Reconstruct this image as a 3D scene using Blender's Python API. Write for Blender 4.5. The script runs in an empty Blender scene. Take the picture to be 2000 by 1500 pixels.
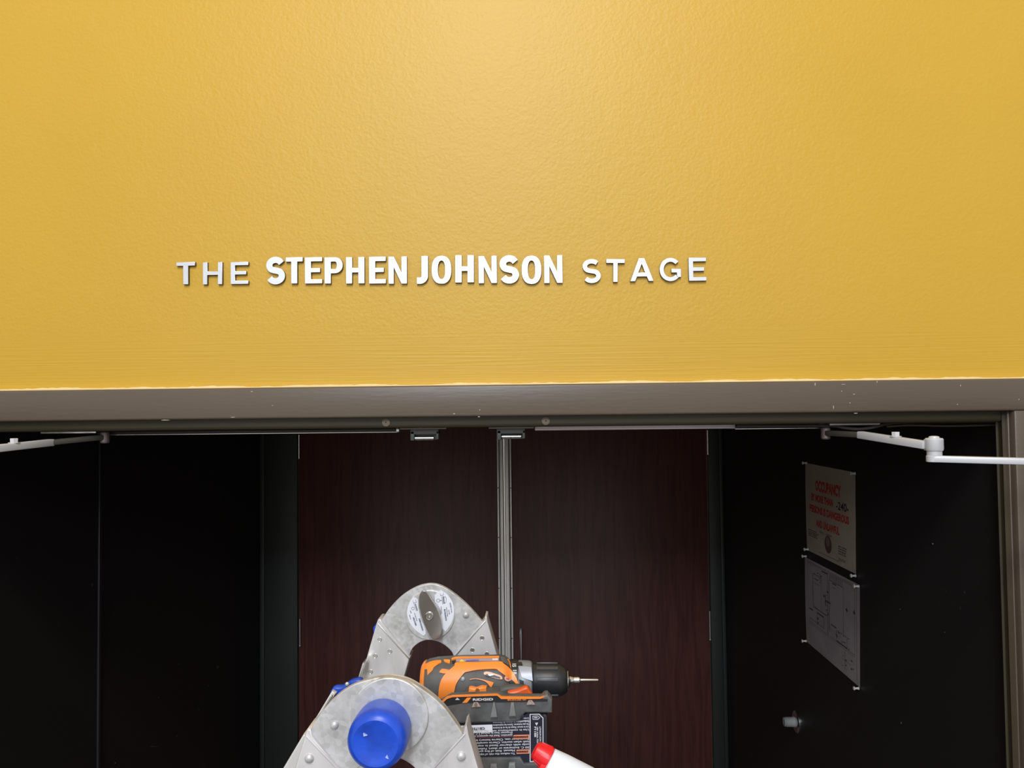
import bpy, bmesh, math, random
from mathutils import Vector, Matrix
random.seed(7)
SC = bpy.context.scene
COL = SC.collection
PI = math.pi
CAMZ = 2.13
FPX = 1500.0

# ---------------------------------------------------------------- camera
yaw, pitch, roll = math.atan(45/FPX), math.atan(50/FPX), math.radians(0.64)
Rm = Matrix.Rotation(yaw, 3, 'Z') @ Matrix.Rotation(PI/2 + pitch, 3, 'X') @ Matrix.Rotation(-roll, 3, 'Z')
CAM = Vector((0, 0, CAMZ))
cd = bpy.data.cameras.new('camera'); cam = bpy.data.objects.new('camera', cd); COL.objects.link(cam)
cd.sensor_width = 36; cd.lens = 27; cd.clip_start = 0.02
cam.matrix_world = Matrix.Translation(CAM) @ Rm.to_4x4()
SC.camera = cam

def ray(px, py): return Rm @ Vector(((px-1000)/FPX, -(py-750)/FPX, -1))
def P(px, py, Y):                       # a measured point of the photograph at a known distance
    d = ray(px, py); return CAM + d*(Y/d.y)
def PXp(px, py, X):
    d = ray(px, py); return CAM + d*(X/d.x)

# ---------------------------------------------------------------- materials
MATS = {}
def nodes(name):
    m = bpy.data.materials.new(name); m.use_nodes = True
    nt = m.node_tree; return m, nt, nt.nodes['Principled BSDF']
def mat(name, col, rough=0.5, metal=0.0, spec=0.5, noise=None, bump=None, coat=0):
    """noise=(scale, amount[, stretch]); bump=(scale, strength, distance[, stretch])"""
    if name in MATS: return MATS[name]
    m, nt, b = nodes(name)
    b.inputs['Base Color'].default_value = (*col, 1)
    b.inputs['Roughness'].default_value = rough
    b.inputs['Metallic'].default_value = metal
    b.inputs['Specular IOR Level'].default_value = spec
    if coat: b.inputs['Coat Weight'].default_value = coat; b.inputs['Coat Roughness'].default_value = .15
    tc = nt.nodes.new('ShaderNodeTexCoord')
    def tex(scale, st=(1,1,1), detail=4):
        mp = nt.nodes.new('ShaderNodeMapping'); mp.inputs['Scale'].default_value = st
        nt.links.new(tc.outputs['Object'], mp.inputs['Vector'])
        n = nt.nodes.new('ShaderNodeTexNoise'); n.inputs['Scale'].default_value = scale; n.inputs['Detail'].default_value = detail
        nt.links.new(mp.outputs['Vector'], n.inputs['Vector']); return n
    if noise:
        n = tex(noise[0], noise[2] if len(noise) > 2 else (1,1,1))
        r = nt.nodes.new('ShaderNodeValToRGB'); a = noise[1]
        r.color_ramp.elements[0].position = .35; r.color_ramp.elements[1].position = .65
        r.color_ramp.elements[0].color = (*[c*(1-a) for c in col], 1)
        r.color_ramp.elements[1].color = (*[min(1, c*(1+a)) for c in col], 1)
        nt.links.new(n.outputs['Fac'], r.inputs['Fac']); nt.links.new(r.outputs['Color'], b.inputs['Base Color'])
    if bump:
        n = tex(bump[0], bump[3] if len(bump) > 3 else (1,1,1))
        bp = nt.nodes.new('ShaderNodeBump'); bp.inputs['Strength'].default_value = bump[1]; bp.inputs['Distance'].default_value = bump[2]
        nt.links.new(n.outputs['Fac'], bp.inputs['Height']); nt.links.new(bp.outputs['Normal'], b.inputs['Normal'])
    MATS[name] = m
    return m

def yellow_paint():
    m, nt, b = nodes('yellow_wall_paint'); L = nt.links.new; N = nt.nodes.new
    b.inputs['Roughness'].default_value = .46; b.inputs['Specular IOR Level'].default_value = .42
    tc = N('ShaderNodeTexCoord')
    n1 = N('ShaderNodeTexNoise'); n1.inputs['Scale'].default_value = 190; n1.inputs['Detail'].default_value = 3; L(tc.outputs['Object'], n1.inputs['Vector'])
    n2 = N('ShaderNodeTexNoise'); n2.inputs['Scale'].default_value = 60; n2.inputs['Detail'].default_value = 2; L(tc.outputs['Object'], n2.inputs['Vector'])
    # brush strokes cut in along the door frame
    mp = N('ShaderNodeMapping'); mp.inputs['Scale'].default_value = (6, 6, 330); L(tc.outputs['Object'], mp.inputs['Vector'])
    n3 = N('ShaderNodeTexNoise'); n3.inputs['Scale'].default_value = 1; n3.inputs['Detail'].default_value = 2; L(mp.outputs['Vector'], n3.inputs['Vector'])
    sx = N('ShaderNodeSeparateXYZ'); L(tc.outputs['Object'], sx.inputs[0])
    mr = N('ShaderNodeMapRange'); mr.inputs['From Min'].default_value = CAMZ+.10; mr.inputs['From Max'].default_value = CAMZ+.16
    mr.inputs['To Min'].default_value = 0; mr.inputs['To Max'].default_value = 1
    L(sx.outputs['Z'], mr.inputs['Value'])
    ad = N('ShaderNodeMath'); ad.operation = 'MULTIPLY_ADD'; ad.inputs[1].default_value = .6; L(n2.outputs['Fac'], ad.inputs[0]); L(n1.outputs['Fac'], ad.inputs[2])
    mx = N('ShaderNodeMix'); L(mr.outputs['Result'], mx.inputs['Factor']); L(n3.outputs['Fac'], mx.inputs[2]); L(ad.outputs[0], mx.inputs[3])
    bp = N('ShaderNodeBump'); bp.inputs['Strength'].default_value = .34; bp.inputs['Distance'].default_value = .0018
    L(mx.outputs[0], bp.inputs['Height']); L(bp.outputs['Normal'], b.inputs['Normal'])
    n4 = N('ShaderNodeTexNoise'); n4.inputs['Scale'].default_value = 3; n4.inputs['Detail'].default_value = 3; L(tc.outputs['Object'], n4.inputs['Vector'])
    r = N('ShaderNodeValToRGB'); r.color_ramp.elements[0].position = .3; r.color_ramp.elements[1].position = .7
    r.color_ramp.elements[0].color = (.550, .322, .025, 1); r.color_ramp.elements[1].color = (.570, .336, .028, 1)
    L(n4.outputs['Fac'], r.inputs['Fac'])
    L(r.outputs['Color'], b.inputs['Base Color'])
    return m

def speckled(name, col, speck, rough, scale=45, thr=.74, bump=None, spec=.5):
    m, nt, b = nodes(name); L = nt.links.new; N = nt.nodes.new
    b.inputs['Roughness'].default_value = rough; b.inputs['Specular IOR Level'].default_value = spec
    tc = N('ShaderNodeTexCoord')
    n = N('ShaderNodeTexNoise'); n.inputs['Scale'].default_value = scale; n.inputs['Detail'].default_value = 6; L(tc.outputs['Object'], n.inputs['Vector'])
    r = N('ShaderNodeValToRGB'); r.color_ramp.elements[0].position = thr; r.color_ramp.elements[1].position = thr+.05
    r.color_ramp.elements[0].color = (*col, 1); r.color_ramp.elements[1].color = (*speck, 1)
    L(n.outputs['Fac'], r.inputs['Fac']); L(r.outputs['Color'], b.inputs['Base Color'])
    n2 = N('ShaderNodeTexNoise'); n2.inputs['Scale'].default_value = 25; n2.inputs['Detail'].default_value = 4
    mp = N('ShaderNodeMapping'); mp.inputs['Scale'].default_value = (1, 1, 8); L(tc.outputs['Object'], mp.inputs['Vector']); L(mp.outputs['Vector'], n2.inputs['Vector'])
    bp = N('ShaderNodeBump'); bp.inputs['Strength'].default_value = .25; bp.inputs['Distance'].default_value = .001
    L(n2.outputs['Fac'], bp.inputs['Height']); L(bp.outputs['Normal'], b.inputs['Normal'])
    return m

def wood():
    m, nt, b = nodes('dark_wood_veneer'); L = nt.links.new; N = nt.nodes.new
    b.inputs['Roughness'].default_value = .42
    tc = N('ShaderNodeTexCoord'); mp = N('ShaderNodeMapping'); mp.inputs['Scale'].default_value = (1, 1, .10); L(tc.outputs['Object'], mp.inputs['Vector'])
    w = N('ShaderNodeTexWave'); w.inputs['Scale'].default_value = 5; w.inputs['Distortion'].default_value = 14; w.inputs['Detail'].default_value = 4; w.inputs['Detail Scale'].default_value = 3
    L(mp.outputs['Vector'], w.inputs['Vector'])
    n = N('ShaderNodeTexNoise'); n.inputs['Scale'].default_value = 160; n.inputs['Detail'].default_value = 3
    mp2 = N('ShaderNodeMapping'); mp2.inputs['Scale'].default_value = (1, 1, .04); L(tc.outputs['Object'], mp2.inputs['Vector']); L(mp2.outputs['Vector'], n.inputs['Vector'])
    mx = N('ShaderNodeMix'); mx.inputs['Factor'].default_value = .72; L(w.outputs['Fac'], mx.inputs[2]); L(n.outputs['Fac'], mx.inputs[3])
    r = N('ShaderNodeValToRGB'); r.color_ramp.elements[0].position = .25; r.color_ramp.elements[1].position = .75
    r.color_ramp.elements[0].color = (.082, .025, .021, 1); r.color_ramp.elements[1].color = (.135, .045, .036, 1)
    L(mx.outputs[0], r.inputs['Fac']); L(r.outputs['Color'], b.inputs['Base Color'])
    return m

M_YEL = yellow_paint()
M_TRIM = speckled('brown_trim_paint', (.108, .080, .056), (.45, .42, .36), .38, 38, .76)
M_TRIMD = speckled('brown_trim_shaded', (.050, .038, .020), (.25, .22, .18), .45, 38, .78)  # frame brown darkened: shade on the recessed stop is put into the colour
M_BLK = speckled('black_wall_paint', (.0105, .0088, .0085), (.05, .05, .05), .55, 60, .70)
M_BLKG = speckled('black_frame_paint', (.024, .027, .024), (.05, .05, .05), .5, 17, .79)
M_WOOD = wood()
M_CAULK = mat('caulk_highlight', (.80, .66, .36), .6, bump=(120, .5, .002))
M_FLOOR = mat('grey_floor', (.18, .17, .16), .7, noise=(4, .15))
M_CEIL = mat('white_ceiling', (.7, .7, .68), .9)
M_LET = mat('satin_silver', (.70, .71, .74), .34, .62, noise=(40, .03, (1, 1, 8)))
M_LETS = mat('satin_silver_shaded', (.15, .125, .09), .5, .2)  # letter sides in shade: the darkness is painted into the silver
M_ALU = mat('brushed_aluminium', (.92, .87, .82), .40, .5, noise=(60, .08, (4, 4, .3)))
M_STEEL = mat('bright_steel', (.75, .73, .70), .25, .9)
M_DSTEEL = mat('dark_steel', (.10, .095, .09), .45, .5)
M_ARM = mat('silver_grey_enamel', (.58, .58, .60), .38, .15)
M_ROD = mat('dark_channel', (.022, .020, .018), .4, .2)
M_PINK = mat('pale_anodised_bar', (.72, .64, .68), .35, .3)
M_BLKP = mat('black_plastic', (.016, .016, .018), .42, bump=(300, .1, .0005))
M_RUB = mat('charcoal_rubber', (.088, .084, .080), .58, noise=(35, .18), bump=(260, .2, .0006))
M_GRYH = mat('dusty_grey_plastic', (.090, .091, .092), .5, noise=(55, .35), bump=(180, .2, .0006))
M_ORG = mat('orange_plastic', (.92, .255, .035), .36, noise=(30, .06))
M_ORGR = mat('red_orange_plastic', (.72, .105, .018), .36)
M_BLUE = mat('blue_plastic', (.008, .062, .50), .36, noise=(70, .18))
M_WHT = mat('white_plastic', (.72, .77, .88), .35)
M_RED = mat('red_plastic', (.72, .010, .016), .35)
M_NAVY = mat('navy_label', (.012, .014, .030), .4)
M_TXT = mat('white_print', (.62, .62, .66), .5)
M_TXTK = mat('dark_print', (.03, .03, .035), .6)
M_TXTR = mat('red_print', (.50, .06, .035), .6)
M_PAP = mat('notice_paper', (.82, .68, .53), .8, noise=(18, .05))
M_PAP2 = mat('plan_paper', (.66, .57, .57), .75, noise=(14, .07))
M_PLAN = mat('plan_ink', (.075, .065, .065), .8)
M_PLANG = mat('plan_shading', (.32, .28, .28), .8)
M_SEAL = mat('seal_print', (.10, .055, .04), .8)
M_PIN = mat('clear_pin_plastic', (.62, .60, .55), .25)
M_GBOX = mat('grey_gearbox', (.24, .255, .28), .4, .25)
M_CHRM = mat('chrome', (.72, .71, .70), .22, 1)
M_STK = mat('white_sticker', (.74, .75, .80), .45)

def cast_metal():
    m, nt, b = nodes('cast_aluminium'); L = nt.links.new; N = nt.nodes.new
    b.inputs['Metallic'].default_value = .45
    tc = N('ShaderNodeTexCoord')
    v = N('ShaderNodeTexVoronoi'); v.inputs['Scale'].default_value = 220; L(tc.outputs['Object'], v.inputs['Vector'])
    n = N('ShaderNodeTexNoise'); n.inputs['Scale'].default_value = 45; n.inputs['Detail'].default_value = 6; L(tc.outputs['Object'], n.inputs['Vector'])
    mx = N('ShaderNodeMix'); mx.inputs['Factor'].default_value = .72; L(v.outputs['Color'], mx.inputs[2]); L(n.outputs['Fac'], mx.inputs[3])
    r = N('ShaderNodeValToRGB'); r.color_ramp.elements[0].position = .3; r.color_ramp.elements[1].position = .7
    r.color_ramp.elements[0].color = (.44, .43, .42, 1); r.color_ramp.elements[1].color = (.69, .68, .68, 1)
    L(mx.outputs[0], r.inputs['Fac']); L(r.outputs['Color'], b.inputs['Base Color'])
    r2 = N('ShaderNodeMapRange'); r2.inputs['To Min'].default_value = .33; r2.inputs['To Max'].default_value = .55; L(n.outputs['Fac'], r2.inputs['Value']); L(r2.outputs['Result'], b.inputs['Roughness'])
    return m
M_CAST = cast_metal()
M_RAIL = mat('ladder_rail_aluminium', (.66, .64, .635), .40, .4, noise=(50, .12, (1, 1, .25)))

# ---------------------------------------------------------------- object helpers
def setp(o, label=None, cat=None, group=None, kind=None):
    if label: o['label'] = label
    if cat: o['category'] = cat
    if group: o['group'] = group
    if kind: o['kind'] = kind
    return o
def wloc(o):
    v = Vector((0, 0, 0))
    while o is not None: v += o.location; o = o.parent
    return v
def thing(name, loc, label, cat, group=None):
    o = bpy.data.objects.new(name, None); COL.objects.link(o); o.location = loc; o.empty_display_size = .02
    return setp(o, label, cat, group)
def link(name, me, m, parent=None, origin=None, smooth=True, ang=32):
    """one mesh in world coordinates -> one object"""
    if smooth and len(me.polygons):
        me.shade_smooth(); me.set_sharp_from_angle(angle=math.radians(ang))
    me.materials.clear()
    for x in (m if isinstance(m, (list, tuple)) else [m]): me.materials.append(x)
    o = bpy.data.objects.new(name, me); me.name = name; COL.objects.link(o)
    if parent is not None:
        me.transform(Matrix.Translation(-wloc(parent))); o.parent = parent
    elif origin is None:
        cs = [v.co for v in me.vertices]
        c = Vector(((min(v.x for v in cs)+max(v.x for v in cs))/2, (min(v.y for v in cs)+max(v.y for v in cs))/2, min(v.z for v in cs)))
        me.transform(Matrix.Translation(-c)); o.location = c
    return o
def bm_mesh(bm):
    bmesh.ops.recalc_face_normals(bm, faces=bm.faces)
    me = bpy.data.meshes.new('m'); bm.to_mesh(me); bm.free(); return me
def join(meshes):
    bm = bmesh.new()
    for me in meshes: bm.from_mesh(me)
    me = bpy.data.meshes.new('m'); bm.to_mesh(me); bm.free()
    for x in meshes: bpy.data.meshes.remove(x)
    return me
def box(a, b, bev=0, seg=2):
    bm = bmesh.new(); bmesh.ops.create_cube(bm, size=1)
    a, b = Vector(a), Vector(b)
    for v in bm.verts: v.co = Vector(((a.x+b.x)/2+v.co.x*(b.x-a.x), (a.y+b.y)/2+v.co.y*(b.y-a.y), (a.z+b.z)/2+v.co.z*(b.z-a.z)))
    if bev: bmesh.ops.bevel(bm, geom=bm.edges[:], offset=bev, segments=seg, profile=.5, affect='EDGES')
    return bm_mesh(bm)
def lathe(prof, origin, axis, n=32, cap=True):
    """prof: (distance along axis, radius)"""
    ax = Vector(axis).normalized(); q = ax.to_track_quat('Z', 'Y').to_matrix()
    bm = bmesh.new(); rings = []
    for h, r in prof:
        rings.append([bm.verts.new(Vector(origin) + q @ Vector((r*math.cos(2*PI*k/n), r*math.sin(2*PI*k/n), h))) for k in range(n)])
    for a, b in zip(rings, rings[1:]):
        for k in range(n): bm.faces.new((a[k], a[(k+1) % n], b[(k+1) % n], b[k]))
    if cap:
        bm.faces.new(rings[0]); bm.faces.new(rings[-1])
    return bm_mesh(bm)
def tube(pts, r, n=10):
    pts = [Vector(p) for p in pts]; bm = bmesh.new(); rings = []
    for i, p in enumerate(pts):
        t = (pts[min(i+1, len(pts)-1)] - pts[max(i-1, 0)]).normalized()
        q = t.to_track_quat('Z', 'Y').to_matrix()
        rings.append([bm.verts.new(p + q @ Vector((r*math.cos(2*PI*k/n), r*math.sin(2*PI*k/n), 0))) for k in range(n)])
    for a, b in zip(rings, rings[1:]):
        for k in range(n): bm.faces.new((a[k], a[(k+1) % n], b[(k+1) % n], b[k]))
    bm.faces.new(rings[0]); bm.faces.new(rings[-1]); return bm_mesh(bm)
def bar(p, q, w, h, up=(0, 0, 1), bev=0):
    """box from p to q, w across, h along up"""
    p, q = Vector(p), Vector(q); d = q-p; L = d.length; d.normalize()
    s = d.cross(Vector(up)).normalized(); u = s.cross(d).normalized()
    me = box((-w/2, 0, -h/2), (w/2, L, h/2), bev)
    me.transform(Matrix.Translation(p) @ Matrix((s, d, u)).transposed().to_4x4()); return me
def curve_mesh(cu):
    o = bpy.data.objects.new('t', cu); COL.objects.link(o)
    dg = bpy.context.evaluated_depsgraph_get(); dg.update()
    me = bpy.data.meshes.new_from_object(o.evaluated_get(dg)); bpy.data.objects.remove(o); bpy.data.curves.remove(cu)
    return me
def flat(loops, depth, bev=0):
    """extruded outline in XY; z from -depth/2 to +depth/2 (holes = inner loops)"""
    cu = bpy.data.curves.new('c', 'CURVE'); cu.dimensions = '2D'; cu.fill_mode = 'BOTH'
    cu.extrude = max(depth/2-bev, 0); cu.bevel_depth = bev; cu.bevel_resolution = 1; cu.offset = -bev
    for lp in loops:
        s = cu.splines.new('POLY'); s.points.add(len(lp)-1); s.use_cyclic_u = True
        for p, c in zip(s.points, lp): p.co = (c[0], c[1], 0, 1)
    return curve_mesh(cu)
TOXZ = Matrix(((1, 0, 0, 0), (0, 0, -1, 0), (0, 1, 0, 0), (0, 0, 0, 1)))       # local x,y,z -> world x, z ; +z faces the viewer (-Y)
def plate(loops, Y, depth, bev=0):
    """outline measured in the photo, standing at distance Y (its front), depth going back"""
    W = [[(lambda v: (v.x, v.z))(P(x, y, Y)) for x, y in lp] for lp in loops]
    me = flat(W, depth, bev)
    me.transform(Matrix.Translation((0, Y+depth/2, 0)) @ TOXZ); return me
def smooth_path(pts, n=6, closed=False):
    out = []; N = len(pts)
    rng = range(N if closed else N-1)
    for i in rng:
        g = lambda k: Vector(pts[k % N]) if closed else Vector(pts[max(0, min(N-1, k))])
        p0, p1, p2, p3 = g(i-1), g(i), g(i+1), g(i+2)
        for j in range(n):
            t = j/n
            out.append(tuple(.5*((2*p1)+(p2-p0)*t+(2*p0-5*p1+4*p2-p3)*t*t+(3*p1-p0-3*p2+p3)*t**3)))
    if not closed: out.append(tuple(pts[-1]))
    return out
def circ(cx, cy, r, n=40, a0=0, a1=2*PI):
    return [(cx+r*math.cos(a0+(a1-a0)*k/n), cy+r*math.sin(a0+(a1-a0)*k/n)) for k in range(n)]
def stroke(pts, w):
    """outline of a line of width w (number or list)"""
    L, R = [], []
    for i, p in enumerate(pts):
        a, b = Vector(pts[max(0, i-1)]), Vector(pts[min(len(pts)-1, i+1)])
        t = (b-a).normalized(); n = Vector((-t.y, t.x)); ww = (w[i] if isinstance(w, (list, tuple)) else w)/2
        L.append(tuple(Vector(p)+n*ww)); R.append(tuple(Vector(p)-n*ww))
    return L + R[::-1]
def text(body, size, bold=0.0, ext=.0002, sx=1.0, align='LEFT'):
    cu = bpy.data.curves.new('t', 'FONT'); cu.body = body; cu.size = size; cu.extrude = ext; cu.offset = bold*size; cu.align_x = align
    cu.resolution_u = 3
    me = curve_mesh(cu); me.transform(Matrix.Diagonal((sx, 1, 1, 1))); return me
def text_px(body, px, py, hpx, Y, ang=0, sx=1, bold=0.0, align='LEFT', ext=.00015):
    """lettering on a surface facing the viewer; hpx = cap height in px; ang = degrees counter-clockwise"""
    s = hpx*Y/FPX/.70
    me = text(body, s, bold, ext, sx, align); o = P(px, py, Y)
    me.transform(Matrix.Translation(o) @ TOXZ @ Matrix.Rotation(math.radians(ang), 4, 'Z')); return me

# ================================================================ SETTING
YF = 1.335                # painted face of the wall
YD = 3.38                 # face of the far doors
XR = P(1415, 1150, YD).x
XL = P(510, 1150, YD).x
zt = P(1000, 751, 1.315).z      # top of the door frame head
zb = P(1000, 813, 1.315).z
zs = P(1000, 834, 1.345).z      # underside of the stop
JX = P(1965, 1100, 1.345).x
JO = P(1991, 1100, 1.315).x
JLX = XL - .012; JLO = XL - .03
def struct(name, me, m, **k): return setp(link(name, me, m, **k), kind='structure')
def struct_w(name, me, m):
    """keeps world coordinates for position dependent texture"""
    o = link(name, me, m, origin=0); return setp(o, kind='structure')
# front wall: one mesh round the opening
struct_w('wall_front', join([box((-3.2, YF, zb+.008), (3.2, YF+.14, 5.2)), box((-3.2, YF, 0), (JLO-.02, YF+.14, zb+.008)), box((JO+.02, YF, 0), (3.2, YF+.14, zb+.008))]), M_YEL)
struct('trim_1', box((JLO-.055, 1.315, zb), (JO+.055, YF+.002, zt), .004, 3), M_TRIM)
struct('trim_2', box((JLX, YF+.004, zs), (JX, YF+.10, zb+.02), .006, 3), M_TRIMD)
jl = struct('trim_3', join([box((JO, 1.315, 0), (JO+.055, YF+.002, zb+.0005), .003), box((JO-.002, YF-.004, 0), (JO+.03, YF+.03, zb), .002)]), M_TRIM)
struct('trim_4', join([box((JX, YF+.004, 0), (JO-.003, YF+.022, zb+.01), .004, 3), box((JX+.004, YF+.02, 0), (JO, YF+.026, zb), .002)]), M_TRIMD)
struct('trim_5', join([box((JLO-.055, 1.315, 0), (JLO, YF+.002, zb+.0005), .003), box((JLO, YF+.004, 0), (JLX, YF+.10, zb+.01), .004)]), M_TRIM)
# uneven caulk bead along the head; edge highlight put into its pale colour
bm = bmesh.new(); prev = None
for i in range(301):
    x = -1.35 + 2.7*i/300
    t = .0022 + .0012*math.sin(i*.31)*math.sin(i*.083) + random.uniform(-.0007, .0008)
    t = max(t, .0006)
    cur = [bm.verts.new((x, YF-.0005, zt+t+.0015)), bm.verts.new((x, YF-.006, zt+t*.6)), bm.verts.new((x, YF-.012, zt+.0002)), bm.verts.new((x, YF-.0005, zt-.0005))]
    if prev:
        for k in range(4): bm.faces.new((prev[k], prev[(k+1) % 4], cur[(k+1) % 4], cur[k]))
    prev = cur
struct('trim_6', bm_mesh(bm), M_CAULK)
ZV = 2.42
struct('wall_right', box((XR, YF+.028, 0), (XR+.10, YD+.12, ZV)), M_BLK)
struct('wall_left', box((XL-.10, YF+.10, 0), (XL, YD+.12, ZV)), M_BLK)
dl, dr, dm = P(583.5, 1100, YD).x, P(1384, 1100, YD).x, P(985, 1000, YD).x
ztop = 2.14
struct('wall_back', join([box((XL, YD+.03, 0), (dl-.045, YD+.12, ZV)), box((dr+.045, YD+.03, 0), (XR, YD+.12, ZV)), box((dl-.045, YD+.03, ztop+.05), (dr+.045, YD+.12, ZV))]), M_BLK)
struct('trim_7', join([box((XL+.001, YD-.012, 0), (dl-.003, YD+.03, ztop+.05), .003), box((XL+.001, YD-.02, 0), (XL+.02, YD-.012, ztop+.05), .002)]), M_BLKG)
struct('trim_8', join([box((dr+.003, YD-.012, 0), (XR-.001, YD+.03, ztop+.05), .003), box((XR-.016, YD-.02, 0), (XR-.001, YD-.012, ztop+.05), .002)]), M_BLKG)
struct('trim_9', box((dl-.003, YD-.012, ztop+.003), (dr+.003, YD+.03, ztop+.05), .003), M_BLKG)
yl = PXp(192, 1200, XL).y
struct('trim_10', box((XL, yl-.006, 0), (XL+.006, yl+.006, 2.3), .0015), mat('grey_edge_strip', (.020, .019, .022), .45))
struct('floor', box((-3.2, -4.5, -.05), (3.2, YD+.5, 0)), M_FLOOR)
struct('ceiling_recess', box((XL-.1, YF+.14, ZV), (XR+.1, YD+.12, ZV+.05)), M_BLK)
struct('ceiling', box((-3.2, -4.5, 5.2), (3.2, YF+.14, 5.3)), M_CEIL)

# far double doors
def hinge_at(par, px0, px1, y0, y1):
    a, b = P(px0, y0, YD-.014), P(px1, y1, YD-.014)
    me = join([lathe([(0, .0045), (abs(a.z-b.z), .0045)], ((a.x+b.x)/2, YD-.010, b.z), (0, 0, 1), 12),
               lathe([(0, .0055), (.004, .0055)], ((a.x+b.x)/2, YD-.010, b.z-.004), (0, 0, 1), 12),
               lathe([(0, .0055), (.004, .0055)], ((a.x+b.x)/2, YD-.010, a.z), (0, 0, 1), 12)])
    return link('hinge', me, M_STEEL, par)
def leaf(name, xa, xb):
    root = bpy.data.objects.new(name, None); COL.objects.link(root); root.location = ((xa+xb)/2, YD, 0); root['kind'] = 'structure'
    p = link('door_panel', box((xa, YD, .01), (xb, YD+.044, ztop), .0015), M_WOOD, root)
    return root
d1 = leaf('door_1', dl, dm-.002); d2 = leaf('door_2', dm+.002, dr)
def strip(par, x0, x1, m, dy=.010, z1=None):
    a, b = P(x0, 1000, YD-dy).x, P(x1, 1000, YD-dy).x
    return link('edge_strip', box((a, YD-dy, .012), (b, YD-.0002, ztop-.012), .001), m, par)
M_ALD = mat('aluminium_shadow_channel', (.03, .028, .026), .5)
def strips(par, a, b, base):
    l, r = base
    link('astragal_base', box((P(l, 1000, YD-.006).x, YD-.006, .012), (P(r, 1000, YD-.006).x, YD-.0002, ztop-.01), .0005), M_ALD, par)
    for s in (a, b):
        me = box((P(s[0], 1000, YD-.01).x, YD-.011, .012), (P(s[1], 1000, YD-.01).x, YD-.0055, ztop-.012), .0012)
        link('astragal', me, M_ALU, par)
strips(d1, (971.5, 975.2), (976.8, 983.2), (971, 984.2))
strips(d2, (986.4, 994.2), (996.2, 999.8), (985.8, 1000.4))
for par, xs in ((d1, (973.2,)), (d2, (998,))):
    for yy in (953, 1050, 1149, 1247):
        c = P(xs[0]+(yy-1000)*.0085, yy, YD-.011)
        link('screw', lathe([(0, .0028), (.001, .0022)], c+Vector((0, .0005, 0)), (0, -1, 0), 10), M_TXTK, par)
hinge_at(d1, 582, 584.5, 851, 894); hinge_at(d1, 583.5, 586.5, 1211, 1261)
hinge_at(d2, 1381, 1384, 842, 886); hinge_at(d2, 1385.5, 1388.5, 1196, 1249)
a = P(1017, 1233, YD-.05)
link('pull_handle', join([tube([(a.x, YD-.002, a.z-.004), (a.x, YD-.035, a.z-.004), (a.x, YD-.048, a.z-.012), (a.x, YD-.048, a.z-.33), (a.x, YD-.035, a.z-.342), (a.x, YD-.002, a.z-.342)], .0042, 12)]), mat('satin_steel', (.95, .95, .93), .4, .0), d2)
# the near pair of leaves stands open outside the frame; only their closer arms reach into the view
def open_leaf(name, x0, x1):
    root = bpy.data.objects.new(name, None); COL.objects.link(root); root.location = ((x0+x1)/2, .85, 0); root['kind'] = 'structure'
    link('door_panel', box((x0, .40, .01), (x1, 1.30, zb-.01), .002), M_BLKG, root); return root
open_leaf('door_3', JO+.075, JO+.119)
open_leaf('door_4', JLO-.139, JLO-.095)

# chips and flecks of paint
def flecks(name, spots, par, m, on):
    bm = bmesh.new(); random.seed(3)
    for x, y, w, h in spots:
        vs = []
        for k in range(7):
            a = 2*PI*k/7; q = random.uniform(.6, 1.1)
            vs.append(bm.verts.new(on(x+w/2*q*math.cos(a), y+h/2*q*math.sin(a))))
        bm.faces.new(vs)
    o = link(name, bm_mesh(bm), m, par, smooth=False); return o
tr1 = bpy.data.objects['trim_1']
flecks('paint_chips', [(492, 764.5, 6, 2), (323, 820.5, 18, 1.6), (455, 815, 10, 1.4), (532, 792, 2, 2), (887, 808, 4, 2), (935, 814, 5, 2), (937, 800.5, 3, 2), (1628, 795, 1.6, 8), (1592, 750, 2, 7), (1644, 764, 2, 3), (1648, 750.5, 10, 1.5), (1713, 746, 2, 4), (1668, 770, 6, 2), (1672, 807, 10, 1.5), (1876, 753, 2, 4), (1660, 787, 3, 2), (1870, 790, 3, 2), (1990, 780, 3, 2)],
       tr1, mat('pale_chip', (.42, .38, .33), .6), lambda x, y: P(x, y, 1.3148))
flecks('paint_flecks', [(310, 1362, 4, 4), (425, 1303, 5, 8), (407, 1340, 3, 5), (225, 1490, 4, 4), (388, 1385, 2, 9), (300, 1458, 20, 1.5), (470, 1320, 2, 4), (180, 1142, 2, 9), (182, 1200, 1.5, 3), (350, 1297, 3, 5), (346, 1437, 4, 4)], bpy.data.objects['wall_left'], mat('grey_fleck', (.10, .10, .095), .7), lambda x, y: PXp(x, y, XL+.0004))
flecks('paint_flecks', [(1822, 1062, 4, 4), (1760, 1412, 2.5, 4), (1758, 1190, 2, 2), (1845, 1235, 2, 2)], bpy.data.objects['wall_right'], mat('pale_fleck', (.30, .30, .29), .7), lambda x, y: PXp(x, y, XR-.0004))

# round pads on the stop
for x, y, side in ((754, 825, 'left'), (1066, 822, 'right')):
    c = P(x, y, YF+.003)
    t = thing('frame_pad', c, 'round tan screw disc on the frame head, %s of the two' % side, 'screw disc', 'round discs on the door frame head')
    link('disc', lathe([(0, .0072), (.0018, .0072), (.0026, .0058)], c+Vector((0, .0015, 0)), (0, -1, 0), 28), mat('tan_pad', (.23, .18, .12), .5), t)
    link('screw', lathe([(0, .0014), (.0008, .0010)], c+Vector((0, -.001, 0)), (0, -1, 0), 12), M_TXTK, t)

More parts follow.
